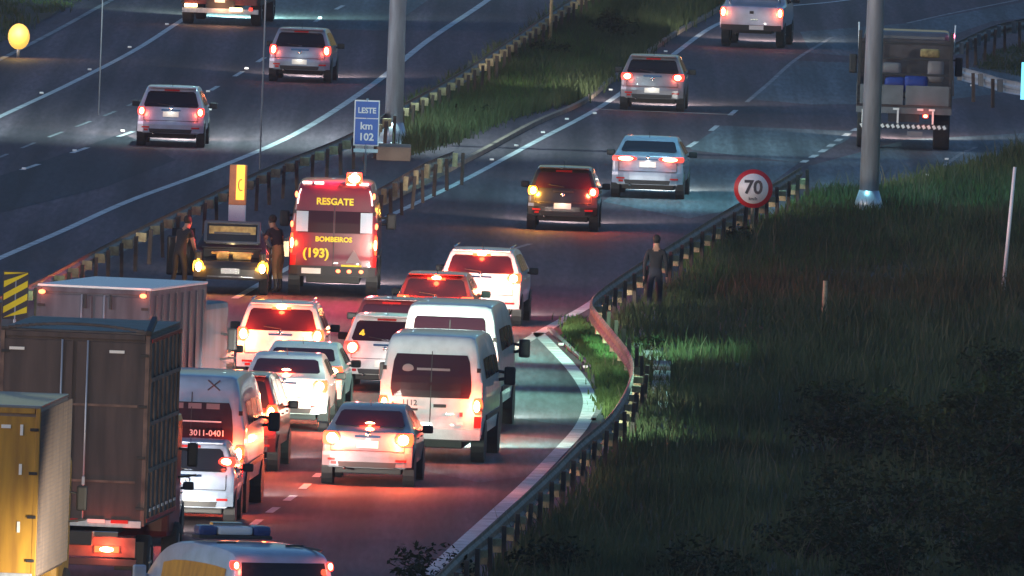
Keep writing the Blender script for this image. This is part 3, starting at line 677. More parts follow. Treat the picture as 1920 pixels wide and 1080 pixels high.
def car(kind, name, uv, head, label, cat, W=1.7, H=1.47, L=4.0, belt=.93, col='silver', lights=True, brake=False, group=None, plate_z=.78, lamp=(.74, 1.0, .60),
        amber=None, rails=False, hl=60, hlc=(1, .93, .8), glass='glass', rw=.76, trim='plastic', power=None, mpos=2.35, sticker=None, stop=True, shape=None, wr=.31, spoiler=True, spread=95, rear_lines=True):
    o = thing(name, G(*uv), head, label, cat, group)
    sh = Shell(W, H, belt, PROFS[kind](L, H, belt), rw, zb=.34 if kind != 'suv' else .40)
    sh.body(M[col], o)
    B('underbody', (0, L / 2 + .1, .29), (W * .72, L - .7, .16), M['plastic'], o, .02)
    # rear window following the tailgate
    zt = H - (.115 if kind != 'sedan' else .10); zb_ = belt + (.03 if kind != 'sedan' else .13)
    zs = [zb_ + (zt - zb_) * k / 9 for k in range(10)]
    hw = [sh.wt(z, .3) * (.86 if 0 < k < 9 else .80) for k, z in enumerate(zs)]
    for sg in (-1, 1): sh.patch('tailgate_seam', [.66, .75, belt - .02], sg * sh.W * .80 - .005, sg * sh.W * .80 + .005, M['plastic'], o, .007, .02, 1)
    sh.patch('fog_lamp', [.40, .45], -sh.W * .78, -sh.W * .66, M['reflector_red'], o, .045, .03, 1)
    rwin = sh.patch('rear_window', zs, [-v for v in hw], hw, M[glass], o, .012 if kind != 'sedan' else .075, .03, 8)
    for sg in (-1, 1):
        y0 = .65 if kind != 'sedan' else 1.3
        sh.sidewin('side_window', y0 + .1, y0 + .92, sg, M[glass], o); sh.sidewin('side_window', y0 + 1.0, 2.75 if kind != 'sedan' else 3.05, sg, M[glass], o)
        bm = bmesh.new(); box(bm, (sg * (sh.W + .004), 1.45, belt - .11), (.03, .17, .03), .008); box(bm, (sg * (sh.W + .004), 2.5, belt - .11), (.03, .17, .03), .008); obj('door_handle', bm, M[col], o)
    # bumper with lower valance, plate, lines
    sh.patch('bumper', [.37, .44, .56, .63], [-sh.W * .97] * 4, [sh.W * .97] * 4, M[col], o, .035, .05, 12)
    sh.patch('bumper_valance', [.355, .40, .455], [-sh.W * .6, -sh.W * .62, -sh.W * .64], [sh.W * .6, sh.W * .62, sh.W * .64], M[trim], o, .042, .05, 8)
    pl = sh.patch('license_plate', [plate_z - .065, plate_z + .065], -.2, .2, M['plate'], o, .045 if plate_z < .64 else .022, .03, 2)
    light('plate_lamp', 'POINT', (0, sh.yr(plate_z) - .16, plate_z + .12), .8, (1, .92, .75), pl, .02)
    if rear_lines:
        sh.patch('tailgate_handle', [belt - .065, belt - .025], -.24, .24, M['chrome'] if col != 'black' else M['plastic'], o, .022, .02, 2)
        sh.patch('shut_line', [.655, .667], -sh.W * .8, sh.W * .8, M['plastic'], o, .006, .02, 8)
        bm = bmesh.new(); ball(bm, (0, sh.yr(belt - .10) - .02, belt - .115 if plate_z < .64 else belt - .0), (.05, .012, .045), 10); obj('badge', bm, M['chrome'], o, True)
    for sg in (-1, 1): sh.patch('bumper_reflector', [.47, .51], sg * sh.W * .62, sg * sh.W * .85, M['reflector_red'], o, .045, .03, 3)
    lampset(sh, o, lights, lamp[0], lamp[1], sh.W * lamp[2], brake=brake, amber=amber, shape=shape, power=power)
    if stop:
        zz = H - .085 if kind != 'sedan' else belt + .17
        s_ = sh.patch('high_brake_light', [zz - .045, zz + .045] if brake else [zz - .02, zz + .02], -.19, .19, M['brake'] if brake else M['reflector_red'], o, .035, .04, 4)
        if brake: bm = bmesh.new(); ball(bm, (0, sh.yr(zz) - .045, zz), (.10, .02, .032), 10); obj('bulb', bm, M['brakehot'], s_, True)
        if brake: light('high_brake_light_glow', 'POINT', (0, sh.yr(zz) - .16, zz), (power or 34) * .5, (1, .10, .03), s_, .06)
    if kind != 'sedan' and spoiler:
        w2 = sh.wt(H, .5) * .93; B('roof_spoiler', (0, sh.yr(H - .05) - .04, H - .018), (w2 * 2, .22, .03), M[col], o, .012)
    if rails:
        for sg in (-1, 1): T('roof_rail', (sg * sh.wt(H, 1) * .9, .6, H + .045), (sg * sh.wt(H, 1) * .9, 2.2, H + .045), .02, M['chrome'], o)
    T('antenna', (0, .75, H), (0, .55, H + .14), .007, M['plastic'], o, .004, 5)
    T('exhaust_pipe', (-.42, .02, .33), (-.42, .4, .33), .03, M['chrome'], o)
    if sh.rear and not kind == 'sedan':
        sh_ = bmesh.new(); a = (0.02, sh.yr(zb_ + .04) - .03, zb_ + .03); b = (-.34, sh.yr(zb_ + .09) - .03, zb_ + .08); tube(sh_, a, b, .009, None, 5); obj('wiper', sh_, M['plastic'], o)
    mirrors(sh, o, mpos, belt + .02)
    wheels(o, W, (.72, L - .82), wr)
    for y in (.72, L - .82):
        for sg in (-1, 1):
            bm = bmesh.new(); tube(bm, (sg * (sh.W - .20), y, wr + .01), (sg * (sh.W + .003), y, wr + .01), wr * 1.16, None, 20); obj('wheel_arch', bm, M['plastic'], o)
    if hl: headlamps(sh, o, hl, hlc, spread=spread)
    return o, sh

HL = 1400
# --- left carriageway
o, sh = car('hatch', 'silver_wagon', (318, 276), 1.5, 'silver hatchback with its plate high between the tail lights, left carriageway', 'car', 1.70, 1.50, 4.1, .97, 'lightsilver', plate_z=.82, lamp=(.78, .99, .76), hl=HL, group='cars on the left carriageway')
o, sh = car('hatch', 'grey_hatchback', (560, 155), 3.2, 'bluish grey hatchback beside the median lamp post, plate low in the bumper', 'car', 1.68, 1.45, 3.9, .93, 'silver', plate_z=.56, lamp=(.74, 1.0, .74), hl=HL, group='cars on the left carriageway')
# --- right carriageway
o, sh = car('hatch', 'dark_grey_hatchback', (1221, 209), 2.3, 'dark grey hatchback driving away above the blue-grey sedan', 'car', 1.70, 1.47, 3.95, .98, 'grey', plate_z=.56, lamp=(.82, 1.0, .62), hl=HL * 1.3, group='cars driving away on the right carriageway')
o, sh = car('sedan', 'silver_sedan', (1212, 373), 2.6, 'blue-silver sedan with wide tail lights right of the black car', 'car', 1.76, 1.46, 4.5, 1.0, 'silver', plate_z=.83, lamp=(.90, 1.02, .30), hl=HL * 1.3, group='cars driving away on the right carriageway', rw=.74)
o, sh = car('hatch', 'black_hatchback', (1053, 433), 1.6, 'small black hatchback with its left amber indicator flashing', 'car', 1.66, 1.47, 3.85, .96, 'black', plate_z=.58, lamp=(.82, 1.02, .72), amber=-1, hl=HL, group='cars driving away on the right carriageway', glass='glass_warm', power=16)
# --- the queue
Q = 'cars queuing with brake lights on'
o, sh = car('suv', 'white_suv', (897, 610), 3.5, 'white SUV at the head of the queue, right of the red hatchback', 'car', 1.76, 1.60, 4.3, 1.08, 'white', brake=True, group=Q, lamp=(.92, 1.12, .66), rails=True, hl=HL, glass='glass_warm')
o, sh = car('hatch', 'red_hatchback', (812, 645), 3, 'dark red hatchback just ahead of the smaller white minibus', 'car', 1.65, 1.46, 3.9, .96, 'red', brake=True, group=Q, hl=HL, glass='glass_warm')
o, sh = car('hatch', 'dark_red_car', (728, 690), 3, 'dark red car mostly hidden ahead of the white hatchback with the yellow sticker', 'car', 1.6, 1.40, 3.8, .92, 'dred', brake=False, group=Q, hl=0, glass='glass_warm')
o, sh = car('hatch', 'white_hatchback', (719, 735), 2.5, 'white hatchback with a yellow sticker in its rear window, left of the white vans', 'car', 1.70, 1.52, 4.0, .98, 'white', brake=False, group=Q, hl=HL, glass='glass_warm', plate_z=.56)
st_ = text('sticker', '4', .2, (-.48, sh.yr(1.15) - .03, 1.15), FACE, M['textyellow'], o, .01)
o, sh = car('suv', 'white_suv', (522, 724), 1.8, 'white SUV with blazing brake lights ahead of the small sedans', 'car', 1.78, 1.66, 4.3, 1.08, 'white', brake=True, group=Q, lamp=(.9, 1.15, .72), rails=True, hl=HL, glass='glass_warm', power=45)
o, sh = car('hatch', 'dark_hatchback', (338, 752), 3, 'dark hatchback whose right tail light shows beside the pale box truck', 'car', 1.7, 1.46, 3.9, .95, 'dgrey', brake=True, group=Q, hl=0)
o, sh = car('sedan', 'white_sedan', (560, 781), 2.8, 'white sedan with red roof reflections directly behind the blazing white SUV', 'car', 1.68, 1.40, 4.2, .95, 'white', brake=True, group=Q, hl=0, glass='glass_warm')
o, sh = car('sedan', 'white_sedan', (530, 808), 2.5, 'white sedan with a lit high brake light beside the dark tall people carrier', 'car', 1.70, 1.45, 4.1, .98, 'white', brake=True, group=Q, hl=0, glass='glass_warm', power=45, lamp=(.76, 1.0, .66))
o, sh = car('suv', 'dark_people_carrier', (428, 882), 3.6, 'dark tall people carrier lit orange beside the white minibus', 'car', 1.78, 1.80, 4.3, 1.15, 'dred', brake=True, group=Q, lamp=(.95, 1.25, .74), hl=HL, power=40)
o, sh = car('sedan', 'grey_sedan', (686, 912), 3.2, 'grey sedan with blown-out brake lights right of the dashed lane line at bottom centre', 'car', 1.72, 1.47, 4.2, .97, 'grey', brake=True, group=Q, lamp=(.76, 1.0, .60), hl=HL * .22, hlc=(.72, 1, .80), glass='glass_warm', power=60, rw=.70)
o, sh = car('hatch', 'white_compact_hatchback', (349, 986), 2.0, 'pale blue-white hatchback with a black window, in front of the white minibus', 'car', 1.70, 1.50, 3.8, .95, 'lightsilver', brake=False, group=Q, plate_z=.52, lamp=(1.08, 1.24, .62), hl=0)
o, sh = car('hatch', 'silver_hatchback', (232, 1022), 2.6, 'silver hatchback squeezed between the dark curtain truck and the pale hatchback', 'car', 1.70, 1.46, 3.9, .95, 'silver', brake=False, group=Q, hl=HL * .7, power=14)

# --- vans
def van(name, uv, head, label, W, H, L, col, belt=1.55, win=(1.35, 2.05), brake=True, lamp=(.95, 1.25, .80), hl=HL, hlc=(1, .93, .8), power=40, text_fn=None, glass='glass_warm', group='white vans and minibuses', cat='van'):
    o = thing(name, G(*uv), head, label, cat, group)
    sh = Shell(W, H, belt, PROFS['van'](L, H, belt), .84, zb=.48, corner=.10, edge=.12, cpow=7)
    sh.body(M[col], o)
    B('underbody', (0, L / 2, .38), (W * .6, L - .9, .22), M['plastic'], o, .02)
    n = 6; zs = [win[0] + (win[1] - win[0]) * k / n for k in range(n + 1)]
    hw = [sh.wt(z, .1) * (.80 if 0 < k < n else .76) for k, z in enumerate(zs)]
    sh.patch('rear_window', zs, [-v for v in hw], hw, M[glass], o, .012, .03, 8)
    sh.patch('door_seam', [.66, 1.2, H * .7, H - .30], -.008, .008, M['plastic'], o, .018, .02, 1)
    sh.patch('bumper', [.46, .50, .60, .66], -sh.W * .96, sh.W * .96, M['plastic'] if col == 'rescue' else M[col], o, .07, .05, 12)
    sh.patch('bumper_step', [.43, .458], -sh.W * .8, sh.W * .8, M['plastic'], o, .09, .05, 8)
    lampset(sh, o, True, lamp[0], lamp[1], sh.W * lamp[2], brake=brake, power=power)
    for sg in (-1, 1):
        sh.patch('reflector_lens', [lamp[0] - .26, lamp[0] - .04], sg * sh.W * .84, sg * sh.W * .97, M['reflector_red'], o, .02, .03, 3)
        sh.patch('hinge', [1.0, 1.08], sg * sh.W * .93, sg * sh.W * .985, M['plastic'], o, .03, .02, 1); sh.patch('hinge', [H * .72, H * .72 + .08], sg * sh.W * .86, sg * sh.W * .93, M['plastic'], o, .03, .02, 1)
        sh.sidewin('side_window', 1.0, 2.2, sg, M['glass'], o, .05, .55); sh.sidewin('side_window', 2.3, 3.5, sg, M['glass'], o, .05, .55); sh.sidewin('side_window', 3.65, L - 1.4, sg, M['glass'], o, .05, .55)
        B('side_moulding', (sg * (sh.W + .003), L / 2, .85), (.03, L - 2.2, .10), M['plastic'], o, .01)
        bm = bmesh.new(); box(bm, (sg * (sh.W + .20), L - 1.35, 1.50), (.22, .12, .36), .05); tube(bm, (sg * (sh.W - .04), L - 1.3, 1.42), (sg * (sh.W + .16), L - 1.35, 1.45), .03, None, 6); tube(bm, (sg * (sh.W - .04), L - 1.3, 1.58), (sg * (sh.W + .16), L - 1.35, 1.56), .03, None, 6)
        obj('door_mirror', bm, M['plastic'], o)
        for y in (1.05, L - 1.0):
            bm = bmesh.new(); tube(bm, (sg * (sh.W - .25), y, .38), (sg * (sh.W + .003), y, .38), .43, None, 22); obj('wheel_arch', bm, M['plastic'], o)
    wheels(o, W, (1.05, L - 1.0), .36, .24)
    if hl: headlamps(sh, o, hl, hlc, .8, spread=120)
    return o, sh
o, sh = van('white_minibus', (836, 812), 3.6, 'white minibus directly ahead of the larger white van, only its top showing', 1.98, 2.50, 5.9, 'white', win=(1.90, 2.26), power=30)
o, sh = van('white_van', (803, 868), 3.7, 'large white van numbered 1112 nearest the bay, with a wide dark rear window', 2.0, 2.42, 5.9, 'white', win=(1.24, 2.06), hlc=(.70, 1, .78), hl=HL * 2.2, power=16)
text('lettering', '1112', .15, (-.40, sh.yr(1.1) - .025, 1.13), FACE, M['textdark'], o, .002)
text('lettering', '•', .15, (-.72, sh.yr(1.1) - .025, 1.12), FACE, M['textdark'], o, .002)
sh.patch('door_handle', [1.06, 1.12], .06, .30, M['plastic'], o, .035, .02, 2); sh.patch('license_plate', [.86, .98], -.66, -.28, M['plate'], o, .03, .02, 2)
sh.patch('plate_hood', [.99, 1.03], -.70, -.24, M['plastic'], o, .05, .02, 2)
sh.patch('emblem', [.92, .97], .30, .46, M['chrome'], o, .025, .02, 1); sh.patch('emblem', [.90, .98], .56, .62, M['reflector_red'], o, .025, .02, 1); sh.patch('emblem', [.74, .80], .50, .64, M['reflector_white'], o, .025, .02, 1)
dm = bmesh.new(); ball(dm, (-.45, sh.yr(1.8) - .015, 1.78), (.11, .006, .09), 14); obj('window_logo', dm, M['palebag'], o)
sh.patch('window_stripe', [1.755, 1.80], -.28, .35, M['palebag'], o, .017, .01, 3)
o, sh = van('white_minibus', (352, 962), 3.4, 'white minibus with a phone number across its rear window, beside the dark curtain truck', 2.0, 2.50, 5.9, 'lightsilver', win=(1.16, 2.02), power=30)
text('lettering', '3011-0401', .15, (.30, sh.yr(1.5) - .025, 1.46), FACE, M['textwhite'], o, .002)
sh.patch('window_stripe', [1.66, 1.685], -.75, .55, M['textwhite'], o, .018, .01, 4)
bm = bmesh.new(); tube(bm, (.28, sh.yr(2.3) - .02, 2.24), (.50, sh.yr(2.4) - .02, 2.42), .014, None, 5); tube(bm, (.28, sh.yr(2.4) - .02, 2.42), (.50, sh.yr(2.3) - .02, 2.24), .014, None, 5); obj('emblem', bm, M['textdark'], o)
text('lettering', '—', .2, (-.3, sh.yr(2.3) - .02, 2.32), FACE, M['textdark'], o, .004) if False else None
for k in range(4): sh.patch('window_sticker', [1.90, 2.0], -.72 + k * .33, -.48 + k * .33, M['palebag'], o, .017, .01, 1)

# rescue van
o, sh = van('rescue_van', (622, 556), .6, 'dark red rescue van lettered RESGATE with a lit beacon on its roof', 1.94, 2.48, 5.8, 'rescue', win=(1.42, 1.86), brake=True, lamp=(.92, 1.36, .90), power=7, group='emergency vehicles', cat='rescue van', hl=HL)
for ob in [c for c in o.children if c.name.startswith('rear_window')]: bpy.data.objects.remove(ob)
for sg in (-1, 1):
    f = sh.patch('rear_window', [1.38, 1.6, 1.86], [sg * .02 + (0 if sg > 0 else -.76)] * 3, [sg * .02 + (.76 if sg > 0 else 0)] * 3, M['glass_warm'], o, .012, .03, 4)
    sh.patch('frosted_pane', [1.40, 1.84], sg * .70 - .13, sg * .70 + .13, M['glass_pale'], f, .02, .01, 2)
text('lettering', 'RESGATE', .20, (0, sh.yr(2.1) - .03, 2.06), FACE, M['textyellow'], o, .006)
text('lettering', 'BOMBEIROS', .15, (0, sh.yr(1.2) - .03, 1.24), FACE, M['textyellow'], o, .005)
text('numerals', '(193)', .27, (-.38, sh.yr(.95) - .03, .93), FACE, M['textyellow'], o, .010)
bm = bmesh.new(); y = sh.yr(.95) - .035
f = [bm.verts.new(v) for v in ((.28, y, .74), (.62, y, .74), (.45, y, 1.04))]; b = [bm.verts.new(v) for v in ((.28, y + .02, .74), (.62, y + .02, .74), (.45, y + .02, 1.04))]
bm.faces.new(f); [bm.faces.new((f[i], f[(i + 1) % 3], b[(i + 1) % 3], b[i])) for i in range(3)]; obj('warning_triangle', bm, M['palebag'], o)
sh.patch('yellow_strip', [.66, .70], .18, .62, M['textyellow'], o, .03, .02, 2); sh.patch('license_plate', [.49, .61], -.68, -.26, M['plate'], o, .085, .02, 2)
for x in (.12, .36, .62): 
    bm = bmesh.new(); ball(bm, (x, sh.yr(.6) - .08, .56), (.05, .02, .04), 8); obj('bumper_lamp', bm, M['markerred'], o)
z = 2.46
for k, x in enumerate((-.62, -.36, .34, .62)): B('roof_marker_light', (x, .20, z), (.20, .06, .05), M['marker'], o, .012)
for sg in (-1, 1):
    for z_ in (2.20, 1.55, 1.18): 
        bm = bmesh.new(); ball(bm, (sg * (sh.W * (.87 if z_ > 2 else .95)), sh.yr(z_, .9) - .02, z_), (.035, .03, .07), 8); obj('side_marker_light', bm, M['markerred'], o)
    tz = sh.patch('roof_edge_strip', [2.0, 2.2, 2.32], [sg * .80, sg * .78, sg * .74], [sg * .825, sg * .80, sg * .76], M['marker'], o, .02, .02, 1)
bc = T('beacon', (.40, .25, 2.46), (.40, .25, 2.70), .19, M['brake'], o, .16, 20)
bm = bmesh.new(); ball(bm, (.40, .07, 2.58), (.12, .05, .09), 12); obj('beacon_lamp', bm, mat('beacon_hot', (.3, .2, .1), .3, emit=(1, .50, .12), es=60), bc, True)
light('beacon_light', 'POINT', (.40, .22, 2.80), 1300, (1, .05, .10), bc, .1)

# open black car
o = thing('broken_down_car', G(430, 553), 1, 'black car with its boot lid raised and both hazard lights flashing', 'car')
W_, H_ = 1.66, 1.36
prof = [(0, .46), (.0, .60), (.03, .68), (.05, .74), (.60, .76), (.66, .98), (1.15, H_ - .08), (1.35, H_ - .01), (2.0, H_), (2.6, H_ - .10), (3.2, .98), (3.85, .82), (4.1, .55)]
sh = Shell(W_, H_, .92, prof, .76); sh.body(M['black'], o)
for sg in (-1, 1): B('quarter_panel', (sg * .70, .34, .83), (.16, .60, .24), M['black'], o, .05)
B('boot_lining', (0, .60, .86), (1.22, .03, .22), M['plastic'], o)
B('parcel_shelf', (0, .62, 1.0), (1.3, .12, .03), M['plastic'], o, .01)
bm = bmesh.new(); box(bm, (-.18, .30, .84), (.26, .3, .18), .04); obj('bag', bm, M['cargo'], o)
bm = bmesh.new(); box(bm, (.24, .32, .83), (.40, .3, .14), .05); obj('suitcase', bm, M['cargo'], o)
bm = bmesh.new(); box(bm, (.02, .24, .90), (.9, .08, .05), .02); obj('folded_blanket', bm, M['cargo'], o)
# raised boot lid: frame with a recess, tilted up from the hinge
lid = bpy.data.objects.new('boot_lid', None); link(lid, o); lid.location = (0, .62, 1.06); lid.rotation_euler = (R(-18), 0, 0)
bm = bmesh.new(); box(bm, (0, 0, .26), (1.24, .03, .52), .05); obj('lid_panel', bm, M['black'], lid)
bm = bmesh.new()
for c, s in (((0, -.03, .50), (1.20, .06, .07)), ((0, -.03, .05), (1.14, .05, .06)), ((-.58, -.03, .28), (.07, .06, .46)), ((.58, -.03, .28), (.07, .06, .46)), ((0, -.025, .26), (.8, .03, .05))): box(bm, c, s, .015)
obj('lid_frame', bm, M['dgrey'], lid); B('lid_inner_trim', (0, -.02, .33), (1.02, .02, .18), M['cargo'], lid, .01)
sh.patch('bumper', [.37, .44, .56, .63], -.8, .8, M['black'], o, .035, .05, 12); sh.patch('license_plate', [.46, .58], -.2, .2, M['chrome'], o, .045, .03, 2)
sh.patch('bumper_strip', [.385, .41], -.5, .5, M['chrome'], o, .045, .02, 4)
lampset(sh, o, True, .46, .72, .58, .82, brake=False, amber=2, power=5)
mirrors(sh, o, 2.5, .98); wheels(o, W_, (.7, 3.3), .30)
light('boot_lamp', 'POINT', (0, .1, 1.12), 3, (1, .75, .35), o, .05)
# open left rear door of the car
B('open_door', (-1.14, 2.0, .74), (.62, .06, .86), M['black'], o, .04); B('side_window', (-1.10, 2.0, 1.22), (.50, .02, .24), M['glass'], o, .005)

# pickup
o = thing('pickup_truck', G(1407, 90), 4.5, 'silver double-cab pickup at the top of the right carriageway', 'pickup', 'cars driving away on the right carriageway')
sh = Shell(1.84, 1.80, 1.18, [(0, .62), (.0, .74), (.02, 1.12), (.06, 1.20), (1.25, 1.22), (1.45, 1.30), (1.62, 1.72), (1.9, 1.79), (2.8, 1.80), (3.3, 1.68), (3.9, 1.22), (4.8, 1.10), (5.1, .8)], .78, zb=.55, corner=.06)
sh.body(M['lightsilver'], o)
sh.patch('bumper', [.50, .56, .66], -.86, .86, M['plastic'], o, .10, .05, 6); sh.patch('license_plate', [.53, .65], -.05, .36, M['plate'], o, .12, .02, 2)
sh.patch('badge', [.98, 1.06], -.06, .06, M['plastic'], o, .02, .02, 2); sh.patch('lettering_bar', [.80, .84], -.02, .18, M['chrome'], o, .02, .02, 2)
bm = bmesh.new()
for k in range(6):
    z = 1.36 + .30 * k / 5; hw_ = .66 - .10 * k / 5; y = 1.44 + .16 * k / 5
    if k: bm.faces.new((pv[0], pv[1], bm.verts.new((hw_, y, z)), bm.verts.new((-hw_, y, z)))) ; bm.verts.ensure_lookup_table(); pv = (bm.verts[-1], bm.verts[-2])
    else: pv = (bm.verts.new((-hw_, y, z)), bm.verts.new((hw_, y, z)))
bm.free()
B('rear_window', (0, 1.47, 1.50), (1.26, .02, .30), M['glass'], o, .006, Matrix.Rotation(R(-22), 3, 'X'))
for sg in (-1, 1): sh.sidewin('side_window', 1.9, 2.7, sg, M['glass'], o, .1, .8); sh.sidewin('side_window', 2.75, 3.4, sg, M['glass'], o, .1, .8); T('roll_bar', (sg * .72, 1.2, 1.22), (sg * .62, 1.4, 1.72), .035, M['chrome'], o)
T('roll_bar', (-.62, 1.4, 1.72), (.62, 1.4, 1.72), .035, M['chrome'], o)
lampset(sh, o, True, .88, 1.14, .74, .90, brake=True, power=3); mirrors(sh, o, 3.6, 1.30, .22)
wheels(o, 1.84, (1.15, 4.2), .38, .25); headlamps(sh, o, HL, z=.9); B('underbody', (0, 2.6, .50), (1.1, 4, .2), M['plastic'], o)

# ---- trucks
def lorry(name, uv, head, label, W, H, Lbox, zfloor, m_rear, m_side, m_roof, cab=True, group='trucks in the queue'):
    o = thing(name, G(*uv), head, label, 'truck', group)
    B('cargo_box', (0, Lbox / 2, (H + zfloor) / 2), (W, Lbox, H - zfloor), M[m_side], o, .03)
    B('box_roof', (0, Lbox / 2, H + .02), (W + .02, Lbox + .02, .05), M[m_roof], o, .012)
    for sg in (-1, 1):
        B('rear_door', (sg * W / 4, -.022, (H + zfloor) / 2 - .03), (W / 2 - .07, .035, H - zfloor - .22), M[m_rear], o, .006)
        B('corner_post', (sg * (W / 2 - .03), -.012, (H + zfloor) / 2), (.075, .07, H - zfloor), M[{'yellow': 'yellow', 'tarp': 'rail'}.get(m_rear, 'boxgrey')], o, .01)
        for z in np.linspace(zfloor + .3, H - .35, 4): B('hinge', (sg * (W / 2 - .085), -.055, z), (.14, .03, .05), M['plastic'], o, .006)
        B('mudguard', (sg * (W / 2 - .28), .4, .62), (.5, .03, .5), M['plastic'], o, .01)
    B('rear_header', (0, -.014, H - .045), (W - .16, .06, .09), M[m_rear], o, .008); B('rear_sill', (0, -.02, zfloor + .03), (W - .10, .07, .12), M['steel'], o, .008)
    for x in (-.22, .22): T('locking_bar', (x, -.065, zfloor + .1), (x, -.065, H - .12), .018, M['steel'], o, None, 6); B('latch', (x, -.08, zfloor + .75), (.05, .05, .14), M['steel'], o, .006)
    B('chassis', (0, Lbox / 2 + .5, zfloor - .22), (.85, Lbox + 1.6, .24), M['plastic'], o, .01)
    B('underrun_bar', (0, -.02, .52), (W * .92, .08, .12), M['plastic'], o, .01)
    wheels(o, W, (1.4, Lbox + 1.3), .47, .28)
    if cab:
        B('cab', (0, Lbox + 1.15, 1.75), (W * .92, 1.9, 2.1), M[m_rear if m_rear != 'tarp' else 'red'], o, .12)
        for sg in (-1, 1):
            bm = bmesh.new(); box(bm, (sg * (W / 2 + .14), Lbox + 1.5, 2.1), (.18, .12, .42), .04); tube(bm, (sg * (W / 2 - .1), Lbox + 1.5, 2.2), (sg * (W / 2 + .22), Lbox + 1.5, 2.15), .02, None, 6); tube(bm, (sg * (W / 2 - .1), Lbox + 1.5, 1.7), (sg * (W / 2 + .22), Lbox + 1.5, 1.75), .02, None, 6)
            obj('door_mirror', bm, M['plastic'], o)
    return o
def trucklamp(o, x, z, w_, hot, red, power, col=(1, .10, .05)):
    t = B('tail_light', (x, -.06, z), (w_, .06, .11), M[red], o, .01)
    bm = bmesh.new(); ball(bm, (x, -.095, z), (w_ * .30, .02, .042), 10); obj('bulb', bm, M[hot], t, True)
    light('tail_light_glow', 'POINT', (x, -.26, z), power, col, t, .06)
# pale box truck
o = lorry('pale_box_truck', (166, 858), 14, 'pale grey box truck with red marker lamps on its top rear corners', 2.2, 3.2, 4.2, 1.05, 'boxgrey', 'boxgrey', 'signwhite', group=None)
for x in (-1.0, .98):
    bm = bmesh.new(); ball(bm, (x, -.08, 3.10), (.07, .04, .045), 10); k = obj('marker_lamp', bm, M['markerred'], o, True); light('marker_lamp_glow', 'POINT', (x, -.2, 3.1), 1.6, (1, .15, .05), k, .03)
for x in (-.15, .35): B('roof_latch', (x, -.07, 2.95), (.04, .05, .26), M['plastic'], o, .005)
bm = bmesh.new()
for k in range(8): box(bm, (1.112, .4 + k * .5, 2.1), (.03, .05, 2.0), .006)
k = obj('side_rib', bm, M['boxgrey'], o); k['kind'] = 'stuff'
trucklamp(o, -.85, .9, .3, 'brakehot', 'brake', 20); trucklamp(o, .85, .9, .3, 'brakehot', 'brake', 20)
# dark curtain truck
o = lorry('dark_curtain_truck', (126, 1108), 5.2, 'tall dark curtain-sided truck filling the lower left', 2.56, 4.42, 4.8, 1.15, 'tarp', 'tarp', 'darkrail', group=None)
bm = bmesh.new()
for k in range(22):
    x = -1.22 + 2.44 * k / 21; box(bm, (x, .02, 4.47 + .10 * (1 - (x / 1.2) ** 2)), (.125, .14, .05), .01)
k = obj('roof_bow', bm, M['darkrail'], o)
B('roof_flap', (1.26, .35, 4.56), (.10, .9, .10), M['plastic'], o, .02, Matrix.Rotation(R(14), 3, 'X'))
for i, y in enumerate((.10, .8, 1.5, 2.2, 2.9, 3.6, 4.2, 4.74)): B('side_post', (1.295, y, 2.75), (.035, .09, 3.1), M['rail'], o, .008)
for i, z in enumerate((1.25, 2.1, 2.9, 3.65, 4.32)): B('side_rail', (1.315, 2.4, z), (.02, 4.72, .07), M['reflector_red'] if i in (0, 4) else M['rail'], o, .004)
for i in range(7): B('side_reflector', (1.332, .4 + i * .66, 1.42), (.012, .28, .05), M['reflector_white'], o, .003)
for x in (-1.0, 0.72): B('rear_marker_plate', (x, -.055, 4.12), (.26, .012, .05), M['reflector_white'], o, .003)
for x, mm in ((-.9, 'reflector_red'), (-.45, 'reflector_white'), (.0, 'reflector_red'), (.46, 'reflector_white'), (.86, 'reflector_red')): B('rear_reflector', (x, -.06, 1.22), (.30, .012, .06), M[mm], o, .003)
B('bright_sill', (.45, -.10, 1.0), (.8, .04, .10), M['chrome'], o, .01); B('lamp_board', (.2, -.03, .78), (1.9, .04, .34), M['rail'], o, .01)
trucklamp(o, .66, .74, .42, 'brakehot', 'brake', 26); trucklamp(o, -.66, .74, .42, 'brakehot', 'brake', 20)
# faint framed panel lines on the rear curtain
for z in (1.9, 3.2): B('rear_strap', (0, -.05, z), (2.2, .01, .04), M['rail'], o, .002)
# yellow box truck
o = lorry('yellow_box_truck', (-72, 1200), 4.6, 'ochre yellow box truck cut off by the lower left corner', 2.35, 3.86, 4.6, 1.05, 'yellow', 'boxside', 'grey', group=None)
bm = bmesh.new()
for k in range(26):
    y = .12 + k * .2; box(bm, (1.182, y, 2.45), (.03, .05, 2.7), .006)
k = obj('side_rib', bm, M['boxside'], o); k['kind'] = 'stuff'
bm = bmesh.new()
for k in range(26):
    for j in range(36): box(bm, (1.199, .12 + k * .2, 1.2 + j * .072), (.008, .022, .022))
k = obj('rivet', bm, M['boxgrey'], o); k['kind'] = 'stuff'
for z in (3.5, 2.85, 1.9): B('door_reflector', (.88, -.05, z), (.05, .012, .18), M['reflector_white'], o, .003)
B('door_reflector', (.62, -.05, 3.55), (.16, .012, .06), M['reflector_white'], o, .003)
# unseen following car, added so its warm headlights light the yellow doors
o, sh = car('suv', 'following_car', (-60, 1345), 3, 'unseen car following behind the yellow box truck below the picture', 'car', 1.8, 1.7, 4.3, 1.1, 'grey', hl=150, hlc=(1, .80, .42), spread=80, lights=True, group=None)

